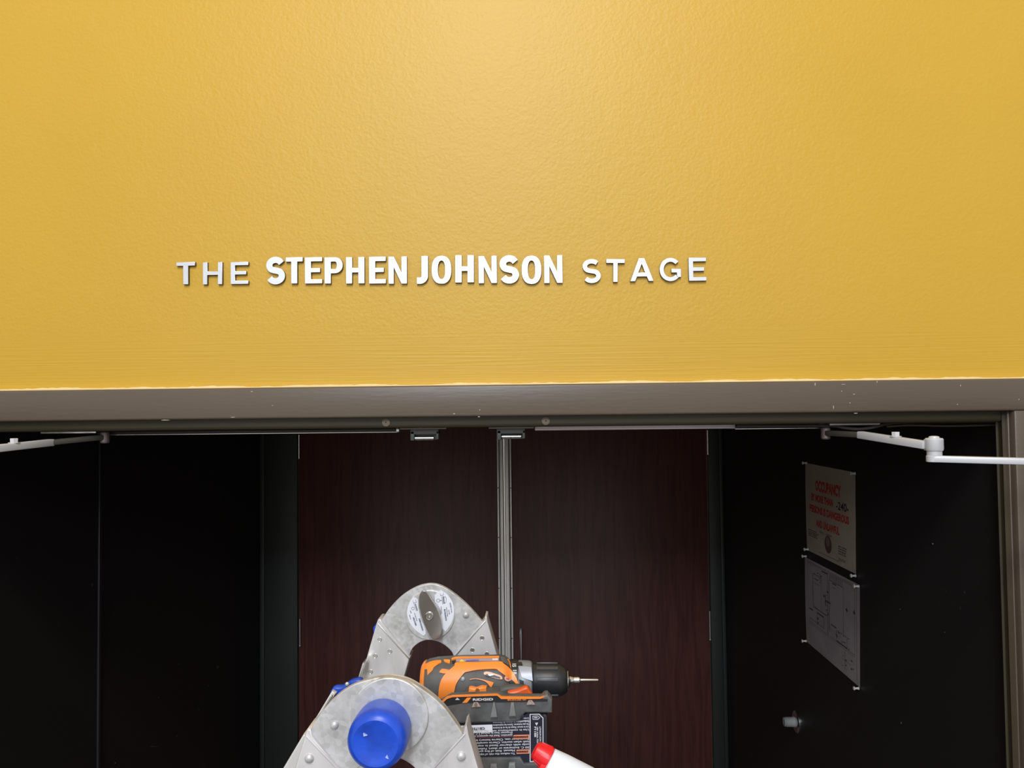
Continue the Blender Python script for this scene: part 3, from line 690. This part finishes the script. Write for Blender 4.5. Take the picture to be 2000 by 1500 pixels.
# near hinge
link('hinge_disc', plate([circ(760, 1400, 76, 72)], YN-.0032, .0042, .0009), M_CAST, hn)
dome(hn, 770, 1350, YN-.0022, 10.8, True); dome(hn, 653, 1416, YN, 8.6)
k0 = P(749.5, 1418, YN-.0022)
knob = link('blue_knob', lathe([(0, .0215), (.002, .0230), (.010, .0236), (.023, .0238), (.029, .0230), (.0325, .0205), (.0338, .0180), (.0333, .0150), (.0324, .0125), (.0320, .006), (.0320, .0005)], k0, (0, -1, 0), 64), M_BLUE, hn)
yk = YN-.0022-.0328
for x, y, a in ((713, 1435, 20), (757, 1479, 60)):
    tri = [(x+4.6*math.cos(math.radians(a+q)), y+4.6*math.sin(math.radians(a+q))) for q in (0, 110, 200)]
    hole = [(x+1.4*math.cos(math.radians(a+q)), y+1.4*math.sin(math.radians(a+q))) for q in (0, 110, 200)]
    me = plate([tri, hole], yk-.0006, .0016)
    link('raised_mark', me, mat('scuffed_mark', (.45, .52, .72), .4), knob)
# rails
def rail(poly_top, sl, sr_, Y, w, tabs=None, name='rail', flange=.004):
    """poly_top: front outline from upper left ... ends at two lower points carried on down to the floor"""
    (xa, ya), (xb, yb) = poly_top[0], poly_top[-1]
    yfl = 800+(CAMZ-.03)*FPX/Y
    A = (xa+(yfl-ya)*sl, yfl); B = (xb+(yfl-yb)*sl, yfl)
    me = plate([[A]+poly_top+[B]], Y, w, .0012)
    r = link(name, me, M_RAIL, lad)
    foot = plate([[(A[0]-6, A[1]-30), (B[0]+6, B[1]-30), (B[0]+10, 800+CAMZ*FPX/Y-3), (A[0]-10, 800+CAMZ*FPX/Y-3)]], Y-.004, w+.008, .002)
    link('rubber_foot', foot, M_BLKP, r)
    return r
r1 = rail([(735.5, 1216.5), (738, 1210), (743, 1209), (747, 1217), (801, 1284), (799, 1289)], -.285, 0, YFR-.004, .028)
r2 = rail([(886, 1287), (885.5, 1281), (946, 1212), (947, 1204), (951, 1205), (952, 1214)], .285, 0, YFR-.004, .028)
r3 = rail([(595.5, 1437), (600, 1424), (607, 1424), (610, 1438), (660, 1500), (700, 1550), (695, 1556)], -.30, 0, YN-.003, .024)
r4 = rail([(812, 1556), (806, 1550), (848, 1500), (905, 1435), (907, 1421), (912, 1415), (915, 1434)], .285, 0, YN-.003, .024)
# folded lip along each hinge pocket
def lip(par, pts, w, Y): link('edge_lip', plate([stroke(pts, w)], Y-.0012, .003, .0005), M_STEEL if Y > .8 else M_RAIL, par)
lip(r1, [(737, 1217.5), (799, 1287)], 2.4, YFR-.004); lip(r2, [(887, 1284), (948, 1213)], 2.0, YFR-.004)
lip(r3, [(597, 1437), (665, 1508)], 3.6, YN-.003); lip(r4, [(843, 1505), (908, 1434)], 3.0, YN-.003)
for x, y in ((741.7, 1249), (732.9, 1280.8), (761.6, 1272), (724, 1312)): dome(r1, x, y, YFR-.004, 4.4, True, M_STEEL)
for x, y in ((941.5, 1246), (922.6, 1269.5), (951, 1277.2)): dome(r2, x, y, YFR-.004, 4.4, True, M_STEEL)
dome(r3, 604, 1481, YN-.003, 9.2); dome(r4, 901, 1477, YN-.003, 9)
# outer rails sleeved round the inner ones, with blue lock levers, left
def slab(p1, p2, w, Y, dep, m, name, par, bev=.001):
    return link(name, plate([stroke([p1, p2], w)], Y, dep, bev), m, par)
slab((652, 1352), (604, 1432), 9, .70, .006, M_RAIL, 'outer_rail', lad)
slab((648, 1358), (606, 1424), 2, .697, .003, M_STEEL, 'outer_rail_lip', lad)
slab((603, 1440), (522, 1576), 24, .668, .012, M_RAIL, 'outer_rail', lad)
slab((710, 1296), (699, 1332), 4.5, .96, .02, M_STEEL, 'outer_rail', lad)
lk = link('lock_lever', join([plate([smooth_path([(645, 1357), (648, 1346), (655, 1342), (668, 1341), (684, 1331), (699, 1327), (706, 1332), (690, 1352), (668, 1358)], 4, True)], 0.72, .009, .002)]), M_BLUE, lad)
dome(lk, 678, 1336, .716, 4)
link('lock_lever', plate([smooth_path([(729, 1226), (734, 1222), (738, 1226), (737, 1236), (730, 1237)], 4, True)], 1.0, .02, .001), M_BLUE, lad)
# rungs and a small tray carrying the tools
def legx(Y, px, py, s, z):       # x of a leg centre at height z
    p = P(px, py, Y); return p.x + (p.z-z)*s
for z in (1.30, 1.0, .70, .40):
    for s, nx, fx in ((-.29, 655, 768), (.285, 865, 922)):
        a = legx(YN, nx, 1520, s, z); b = legx(YFR, fx, 1290, s, z)
        link('rung', bar((a, YN+.01, z), (b, YFR+.012, z), .034, .022, bev=.004), M_RAIL, lad)
tz = CAMZ-.49
link('tray', join([box((-.27, .60, tz-.012), (.13, .97, tz), .003), box((-.27, .60, tz-.012), (.13, .606, tz+.012), .001)]), mat('black_tray', (.03, .03, .032), .6), lad)

# ================================================================ CORDLESS DRILL
YB, YDR = .77, .93
dr_loc = P(985, 1430, YB); dr_loc.z = tz
drill = thing('cordless_drill', dr_loc, 'orange and grey cordless drill with a battery lying on the ladder top', 'drill')
AX = P(1060, 1328, YDR); AZ = AX.z; kd = YDR/FPX
def dx(px): return P(px, 1328, YDR).x
def lx(prof, n=48):     # profile in px along X
    x0 = dx(prof[0][0])
    return lathe([(dx(x)-x0, r*kd) for x, r in prof], (x0, YDR, AZ), (1, 0, 0), n)
BODY = [(824, 20), (825, 27), (829, 34), (838, 39.5), (855, 43), (880, 44.5), (905, 46), (975, 46.5), (986, 45), (993, 40), (997, 36)]
body = link('motor_housing', lx(BODY), M_RUB, drill)
link('rear_cap', lx([(822.6, 14), (822.8, 22), (823.8, 28), (827.8, 34.8), (832, 37.6), (833, 36.5)]), M_ORG, body)
def bodyR(px):
    for (a, ra), (b, rb) in zip(BODY, BODY[1:]):
        if a <= px <= b: return (ra+(rb-ra)*(px-a)/(b-a))*kd
    return (BODY[0][1] if px < BODY[0][0] else BODY[-1][1])*kd
def onbody(px, py, off):
    d = ray(px, py)
    R0 = None
    for it in range(3):
        R0 = bodyR(px)+off
        # ray (0,0,CAMZ)+t d with circle in YZ
        a = d.y**2+d.z**2; b = -2*(d.y*YDR+d.z*(AZ-CAMZ)); c = YDR**2+(AZ-CAMZ)**2-R0**2
        D = b*b-4*a*c
        t = (-b-math.sqrt(D))/(2*a) if D > 0 else -b/(2*a)
    p = CAM+d*t
    if D <= 0:
        v = Vector((0, p.y-YDR, p.z-AZ)).normalized()*R0; p = Vector((p.x, YDR+v.y, AZ+v.z))
    return p
def patch(name, A, B, m, off=.0014, k=6, dens=5, par=None, crop=True, closed=False, thick=.0022):
    q = (lambda L: [(x/8.333+820, y/8.333+1270) for x, y in L]) if crop else (lambda L: L)
    A, B = smooth_path(q(A), dens, closed), smooth_path(q(B), dens, closed); bm = bmesh.new(); g = []
    for (ax, ay), (bx, by) in zip(A, B):
        g.append([bm.verts.new(onbody(ax+(bx-ax)*j/k, ay+(by-ay)*j/k, off)) for j in range(k+1)])
    rows = list(zip(g, g[1:])) + ([(g[-1], g[0])] if closed else [])
    for r0, r1_ in rows:
        for j in range(k):
            try: bm.faces.new((r0[j], r0[j+1], r1_[j+1], r1_[j]))
            except ValueError: pass
    # thickness towards the axis
    fs = bm.faces[:]
    ret = bmesh.ops.extrude_face_region(bm, geom=fs)
    for v in ret['geom']:
        if isinstance(v, bmesh.types.BMVert):
            w = Vector((0, v.co.y-YDR, v.co.z-AZ)); l = w.length
            v.co -= w*(thick/l)
    return link(name, bm_mesh(bm), m, par or body, ang=45)
patch('rear_cap', [(30, 600), (45, 420), (62, 262), (130, 200), (240, 165), (345, 158)], [(85, 600), (92, 450), (200, 330), (225, 280), (300, 220), (352, 195)], M_ORG)
patch('rear_cap', [(385, 148), (440, 148), (492, 152)], [(400, 182), (440, 198), (486, 212)], M_ORG)
patch('orange_shell', [(300, 790), (308, 640), (340, 500), (400, 400), (480, 320), (560, 250), (600, 196), (900, 190), (1290, 180), (1370, 220), (1480, 310), (1560, 430), (1620, 570)],
      [(480, 800), (555, 690), (578, 590), (620, 500), (680, 420), (730, 362), (790, 345), (950, 316), (1220, 302), (1290, 340), (1400, 420), (1510, 490), (1596, 585)], M_ORG, .0024, 8)
patch('orange_shell', [(318, 350), (365, 302), (480, 318)], [(322, 362), (405, 378), (470, 350)], M_ORG, .002, 3)
patch('orange_shell', [(515, 128), (600, 104), (900, 98), (1290, 90)], [(520, 160), (600, 130), (900, 124), (1290, 116)], M_ORG, .0026, 4)
patch('rating_label', [(590, 132), (900, 126), (1285, 118)], [(590, 186), (900, 178), (1285, 172)], mat('lilac_label', (.32, .27, .33), .4), .0018, 4)
patch('label_print', [(640, 182), (680, 152), (730, 180)], [(641, 184), (680, 184), (729, 183)], mat('yellow_print', (.75, .55, .06), .5), .0024, 2, thick=.0006)
patch('label_print', [(750, 158), (860, 150), (960, 152)], [(750, 176), (860, 172), (960, 166)], mat('blue_print', (.13, .14, .40), .5), .0024, 2, thick=.0006)
patch('label_print', [(1180, 134), (1270, 132)], [(1180, 158), (1270, 156)], mat('pale_print', (.72, .62, .66), .5), .0024, 2, thick=.0006)
patch('side_slot', [(520, 170), (578, 166)], [(530, 215), (578, 205)], M_BLKP, .001, 2)
patch('front_cap', [(1300, 98), (1360, 104), (1420, 112)], [(1330, 178), (1400, 215), (1462, 250)], M_RUB, .0020, 4)
patch('orange_shell', [(1425, 140), (1450, 190), (1470, 270)], [(1440, 136), (1470, 190), (1485, 290)], M_ORG, .0026, 2)
patch('air_vent', [(1040, 385), (1060, 350), (1130, 352), (1240, 385), (1320, 415), (1345, 455), (1320, 475), (1200, 450), (1100, 420)], [(1090, 400)]*3+[(1200, 415)]+[(1290, 440)]*3+[(1190, 420), (1120, 405)], mat('pale_orange', (.72, .40, .27), .4), .0018, 3, closed=True)
patch('air_vent', [(1065, 400), (1100, 385), (1180, 395), (1300, 435)], [(1075, 412), (1110, 425), (1190, 438), (1310, 460)], M_BLKP, .0026, 2)
patch('air_vent', [(1110, 390), (1190, 395)], [(1130, 415), (1200, 400)], M_STEEL, .0030, 1, thick=.001)
rr = [(1435+58*math.cos(a), 455+50*math.sin(a)) for a in [2*PI*k/14 for k in range(14)]]
patch('round_emblem', rr, [(1435, 455)]*14, mat('pale_red_emblem', (.78, .40, .33), .4), .0018, 3, dens=2, closed=True)
patch('emblem_mark', [(1405, 450), (1450, 455)], [(1415, 470), (1455, 480)], M_ORGR, .0026, 1, thick=.001)
patch('orange_shell', [(815, 470), (900, 458), (1000, 470), (1100, 495), (1205, 525)], [(815, 482), (900, 468), (1000, 485), (1085, 525), (1160, 615)], M_ORG, .0022, 3)
link('screw', lathe([(0, .0026), (.001, .0026), (.0014, .0018)], onbody(904, 1326, 0)+Vector((0, -.0002, 0)), Vector((0, -.9, .35)), 14), M_GBOX, body)
# clutch ring, gearbox, chuck, bit
cl = link('clutch_ring', lx([(995, 35), (997, 38.5), (1012, 38.2), (1013, 36)]), M_BLKP, drill)
gb = link('gearbox', lx([(1011, 35), (1014, 36.5), (1034, 35.6), (1038, 34), (1040, 31), (1040.5, 20)]), M_GBOX, drill)
patch('gearbox_plate', [(1600, 262), (1700, 262), (1815, 275)], [(1660, 440), (1740, 470), (1838, 500)], mat('gearbox_plate_grey', (.34, .36, .41), .4, .2), .0016, 4, par=gb)
patch('gearbox_notch', [(1612, 470), (1690, 500)], [(1640, 590), (1692, 590)], M_BLKP, .0014, 3, par=gb)
patch('gearbox_notch', [(1560, 185), (1660, 190)], [(1590, 235), (1672, 238)], M_BLKP, .0014, 3, par=gb)
def numb(s, px, py):
    me = text(s, .0060, .03, .0002, 1, 'CENTER')
    c = P(px, py, YDR); d = ray(px, py); a = d.y**2+d.z**2; R0 = 38.9*kd
    b = -2*(d.y*YDR+d.z*(AZ-CAMZ)); cc = YDR**2+(AZ-CAMZ)**2-R0**2; D = b*b-4*a*cc
    p = CAM+d*((-b-math.sqrt(max(D, 0)))/(2*a))
    n = Vector((0, p.y-YDR, p.z-AZ)).normalized(); up = Vector((1, 0, 0)); rt = up.cross(n)
    me.transform(Matrix.Translation(p) @ Matrix((rt, up, n)).transposed().to_4x4()); return me
link('clutch_number', join([numb('15', 1001, 1299), numb('18', 1002, 1312)]), M_TXT, cl, smooth=False)
ch = lx([(1039, 24), (1041, 30), (1044, 31), (1075, 30.5), (1092, 30), (1098, 27.5), (1104, 24.5), (1108, 20), (1109, 14)])
chk = link('chuck', ch, M_BLKP, drill)
for ang in (20, 62, 104, 146, 188, 230, 272, 314):
    a = math.radians(ang); x0, x1 = dx(1048), dx(1090); r = 30.4*kd
    c = Vector((0, YDR-math.cos(a)*r, AZ+math.sin(a)*r)); n = Vector((0, -math.cos(a), math.sin(a)))
    link('grip_rib', bar(Vector((x0, c.y, c.z)), Vector((x1, c.y, c.z)), .0045, .0022, up=n, bev=.0008), mat('rib_grey', (.05, .052, .058), .4), chk)
link('chuck_nose', lx([(1107, 19), (1109.5, 18.5), (1111, 14), (1112.5, 9), (1114, 8), (1116, 7), (1121, 5), (1122, 5)]), M_CHRM, drill)
link('drill_bit', join([lx([(1121, 5), (1121.5, 5.4), (1131, 5.4), (1132, 4.5), (1133, 3), (1134, 2.2), (1166, 1.9), (1168.5, 1.2)], 12)]), mat('pale_steel_bit', (.80, .76, .70), .25, .8), drill)
# handle
hz = P(950, 1356, .85).z
link('handle', join([box((P(893, 1350, .83).x, YB+.018, AZ-.020), (P(985, 1350, .83).x, YDR-.018, AZ+.003), .009, 4)]), M_RUB, drill)
zf = P(960, 1357, YB).z
fwd = plate([[(915, 1357), (915.5, 1345), (920, 1344), (930, 1346), (941, 1342.5), (950, 1343), (950, 1357)]], .80, .008, .001)
link('battery_latch', fwd, M_ORG, drill)
link('latch_dimple', lathe([(0, .0022), (.0006, .0020)], P(932.5, 1348.5, .80), (0, -1, 0), 16), mat('dark_orange', (.30, .09, .02), .4), drill)
link('trigger_guard', plate([smooth_path([(974, 1352), (980, 1344), (1000, 1340), (1022, 1341), (1034, 1346), (1030, 1360), (990, 1363), (978, 1362)], 4, True)], .815, .010, .003), M_RUB, drill)
trg = link('trigger', plate([smooth_path([(992, 1353), (1010, 1349), (1023, 1343.5), (1030, 1343), (1035, 1350), (1038, 1360), (1000, 1361), (995, 1358)], 4, True)], .808, .009, .002), M_ORGR, drill)
# battery foot
foot_o = [(862, 1372), (880, 1361), (975, 1358), (985, 1363), (1058, 1363), (1065, 1357), (1070, 1357), (1078.5, 1367), (1078.5, 1393), (1026, 1393), (1020, 1399), (1016, 1408), (1008, 1411), (920, 1413), (880, 1414), (862, 1400)]
ft = link('foot_housing', plate([foot_o], YB, .014, .002), M_GRYH, drill)
link('foot_band', plate([[(864, 1372), (881, 1363.5), (974, 1360), (983, 1365), (1058, 1365.5), (1070, 1366), (1069, 1370), (905, 1373), (866, 1380)]], YB-.0006, .002), mat('black_band', (.018, .018, .020), .45), ft, smooth=False)
link('orange_line', plate([stroke([(864, 1371), (873, 1363.5), (884, 1360.5), (971, 1357.5), (979, 1363.5), (1055, 1364), (1063, 1361)], [3.5, 3.2, 2.4, 2.2, 4, 2, 1.5]), ], YB-.0014, .003), M_ORG, ft, smooth=False)
link('orange_line', plate([[(902.5, 1373), (912, 1363), (920.5, 1362.5), (912, 1372.5)]], YB-.0012, .002), M_ORG, ft, smooth=False)
link('brand_lettering', join([text_px('RIDGID', 923, 1368.4, 4.0, YB-.0009, 1, 2.1, .03)]), mat('logo_white', (.72, .66, .66), .5), ft, smooth=False)
link('small_lettering', join([text_px('BRUSHLESS 18V', 991, 1368.2, 2.4, YB-.0009, .5, 1.55, .02)]), M_ORG, ft, smooth=False)
link('warning_triangle', plate([[(889, 1367), (893, 1362.8), (898, 1367)]], YB-.0009, .0006), M_TXT, ft, smooth=False)
for p in ([(962.5, 1374), (967, 1374), (971.5, 1402), (957.5, 1402.5)], [(998, 1374), (1004, 1374), (1008, 1400), (993.5, 1400.5)]):
    link('grip_lug', plate([p], YB-.004, .006, .0012), mat('lug_grey', (.19, .195, .19), .45, noise=(60, .2)), ft)
for p in ([(925, 1372.5), (933, 1372), (939, 1381), (921, 1382)], [(1032, 1368.5), (1039, 1368), (1045.5, 1377), (1028, 1377.5)]):
    q = link('screw_plate', plate([p], YB-.0015, .003, .0006), mat('screw_plate_tan', (.40, .27, .23), .45), ft)
    cx = sum(a for a, _ in p)/4; link('screw', lathe([(0, .0018), (.001, .0015)], P(cx, 1376 if cx < 1000 else 1372.5, YB-.0015), (0, -1, 0), 12), M_STEEL, q)
bt = link('battery', plate([[(880, 1400), (1066, 1394), (1070, 1398), (1071, 1515), (880, 1520)]], YB+.0035, .052, .003), mat('battery_black', (.022, .022, .024), .4), drill)
YL = YB+.0028
lb = link('battery_label', plate([[(885, 1412), (1014, 1409), (1021, 1400), (1030, 1393), (1056, 1393), (1063, 1400), (1063, 1489), (1022, 1490), (1015, 1478), (885, 1481)]], YL, .0012), M_NAVY, bt, smooth=False)
YP = YL-.0004
link('label_frame', join([plate([[(1034.5, 1394.5), (1053, 1394), (1061.3, 1402), (1061.5, 1488), (1034.5, 1488.5)], [(1036.3, 1396), (1052.3, 1395.8), (1059.6, 1402.8), (1059.8, 1486.5), (1036.3, 1487)]], YP, .0004),
    plate([[(1040, 1398.5), (1051, 1398), (1055, 1401.5), (1051, 1405.5), (1040.5, 1405.5)], [(1041, 1399.5), (1050.6, 1399), (1053.6, 1401.5), (1050.6, 1404.5), (1041.3, 1404.6)]], YP, .0004),
    plate([[(1043, 1401), (1050, 1401), (1050, 1402.6), (1043, 1402.6)]], YP, .0004), plate([[(1045, 1412), (1051, 1411.5), (1048, 1417.5)]], YP, .0004),
    text_px('P118B', 1043.5, 1419, 3.4, YP, -90, 1.6, .03), text_px('18V 4.0Ah 72Wh', 1048, 1419, 3.0, YP, -90, 1.2, .02), text_px('LITHIUM-ION BATTERY', 1053.5, 1419, 3.0, YP, -90, 1.1, .02)]), M_TXT, lb, smooth=False)
link('serial_sticker', plate([[(880, 1418.3), (961.5, 1415.3), (962, 1430), (880, 1433)]], YP, .0004), mat('serial_white', (.78, .78, .84), .5), lb, smooth=False)
link('serial_number', text_px('CB17338', 947, 1420.5, 4.4, YP-.0005, 182.5, 1.25, .03), M_INK, lb, smooth=False)
lines = ['To reduce the risk of injury, user must read', 'Manual. Risk of fire and burns. Do not', '50 C. Incinerate or short. Follow manufacturer', 'only with charger listed in manual. Failure to', 'high when storing. Charge completely, or seeking', 'For indoor use. Charge battery before first use',
         'operation. Read the operators manual before use', 'Proposer lisez le manuel 5 C avant utilisation', 'Use in conformance with the rules of this device', 'Lire le manuel. Risque de feu et de brulures', 'Ne pas incinerer. Suivre les instructions', 'Pour reduire le risque de blessures']
tt = []
ys = [1473.5, 1467.5, 1461.5, 1455.8, 1450.2, 1444.6, 1437.6, 1432.4, 1427.2, 1421.6, 1416.2, 1410.8]
for i, (s, y) in enumerate(zip(lines, ys)):
    x1 = 1033.5; full = 146.0
    if i in (0, 1): x1 = 1006 if i == 0 else 1006
    if i in (6, 7): x1 = 1001
    wdt = 146 if i < 9 else 70
    if i in (0, 1): wdt = 118
    if i in (6, 7): wdt = 112
    me = text(s, 1, .02, 0, 1, 'LEFT'); xs = [v.co.x for v in me.vertices]
    hpx = 3.7; k = YP/FPX
    me.transform(Matrix.Diagonal((wdt*k/max(xs), hpx*k/.70, 1, 1)))
    o = P(x1, y-1.5 - 2.2, YP); me.transform(Matrix.Translation(o) @ TOXZ @ Matrix.Rotation(math.radians(180+2.0), 4, 'Z')); tt.append(me)
tt += [text_px('Li-Ion', 1033, 1401.5, 2.8, YP, 182, 1.1, .02), text_px('Li-Ion', 1033, 1406.5, 2.8, YP, 182, 1.3, .02)]
link('label_text', join(tt), M_TXT, lb, smooth=False)
for x0, y0, x1, y1 in ((1003, 1435.2, 1033.5, 1443), (1009, 1464, 1033.5, 1471.6)):
    w_ = link('warning_box', plate([[(x0, y0+.8), (x1, y0), (x1, y1), (x0, y1+.8)]], YP-.0003, .0005), mat('box_salmon', (.85, .40, .28), .5), lb, smooth=False)
    link('warning_text', join([plate([[(x0+1.4, y0+2), (x1-1.4, y0+1.3), (x1-1.4, y1-1.2), (x0+1.4, y1-.6)]], YP-.0006, .0004)]), mat('box_orange', (.55, .10, .03), .5), w_, smooth=False)
    link('warning_word', text_px('WARNING', x1-5, y0+2.4, 2.9, YP-.0010, 181.5, 1.3 if x0 < 1005 else .95, .04), M_TXTK, w_, smooth=False)
    link('warning_triangle', plate([[(x1-4.6, y0+2.2), (x1-1.6, y0+2), (x1-3, y0+5.4)]], YP-.0010, .0003), M_TXTK, w_, smooth=False)
link('label_rule', plate([[(885, 1441.5), (1033, 1437), (1033, 1438.2), (885, 1442.7)]], YP-.0001, .0003), mat('rule_red', (.22, .05, .06), .5), lb, smooth=False)
lo = link('lower_housing', plate([[(880, 1482), (1016, 1479.5), (1024, 1491.5), (1072, 1491), (1072, 1512), (1068, 1516), (880, 1520)]], YB+.0005, .045, .0015), M_GRYH, bt)
for p in ([(958, 1494), (970, 1494), (972, 1512), (956, 1512)], [(994, 1492), (1006, 1491.5), (1008, 1511), (992, 1511)]):
    link('grip_lug', plate([p], YB-.003, .006, .0012), mat('lug_grey', (.19, .195, .19), .45), lo)
# block under the battery on the tray
bz = P(900, 1516, YB).z
rx0, rx1 = P(895, 1500, YB).x, P(1050, 1500, YB).x
blk = link('rest_block', box((rx0, YB+.010, tz), (rx1, YB+.05, bz-.0008), .002), mat('black_block', (.02, .02, .02), .7), lad)

# ================================================================ BOTTLE
YBo = .66; kb = YBo/FPX
base_dir = (P(1160, 1532, YBo)-P(1080, 1485, YBo)).normalized(); base_dir.y = -.12; base_dir.normalize()
n_up = Vector((-base_dir.z, 0, base_dir.x)).normalized(); n_up = n_up if n_up.z > 0 else -n_up
sc_ = P(1068, 1489, YBo)
bot = thing('glue_bottle', sc_+base_dir*.14, 'white squeeze bottle with red cap leaning beside the drill battery', 'bottle')
def lathe_b(prof, org, n=36, sq=1.0):
    me = lathe([(h*kb, r*kb) for h, r in prof], org, base_dir, n)
    return me
link('bottle_body', lathe_b([(0, 13), (.4, 26), (2, 29), (30, 33), (80, 38), (150, 42), (300, 43), (312, 40), (314, 2)], sc_), M_WHT, bot)
bo2 = sc_+n_up*(8*kb)
cap = link('red_cap', lathe_b([(-33, 4), (-32.5, 12), (-30, 16), (-24, 18), (-6, 21.5), (-2, 22), (0, 22)], bo2, 40), M_RED, bot)
for k in range(14):
    a = 2*PI*k/14; s_ = base_dir.cross(n_up)
    nn = n_up*math.cos(a)+s_*math.sin(a)
    link('cap_rib', bar(bo2+base_dir*(-25*kb)+nn*(18.2*kb), bo2+base_dir*(-3*kb)+nn*(22.0*kb), 1.4*kb, 1.6*kb, up=nn, bev=.2*kb), M_RED, cap)
link('collar', lathe_b([(-10, 18), (-9, 21), (0, 25)], sc_-n_up*(10*kb)), M_RED, bot)

# ================================================================ LIGHT
def area(name, loc, target, size, energy, col, sizey=None):
    l = bpy.data.lights.new(name, 'AREA'); l.energy = energy; l.color = col; l.size = size
    if sizey: l.shape = 'RECTANGLE'; l.size_y = sizey
    o = bpy.data.objects.new(name, l); COL.objects.link(o); o.location = loc
    d = Vector(target)-Vector(loc); o.rotation_euler = d.to_track_quat('-Z', 'Y').to_euler(); return o
area('ceiling_light_near', (-.12, -1.75, 4.75), (-.1, YF, 2.2), .5, 74, (1, .97, .92))
area('ceiling_light_far', (-.55, -4.3, 4.3), (-.1, YF, 2.4), 1.2, 132, (.74, .86, 1))
W = bpy.data.worlds.new('world'); SC.world = W; W.use_nodes = True
W.node_tree.nodes['Background'].inputs['Color'].default_value = (1, .97, .94, 1)
W.node_tree.nodes['Background'].inputs['Strength'].default_value = .72
SC.view_settings.view_transform = 'Standard'; SC.view_settings.look = 'None'
SC.view_settings.exposure = 0.0; SC.view_settings.gamma = 1.0; SC.view_settings.use_curve_mapping = False
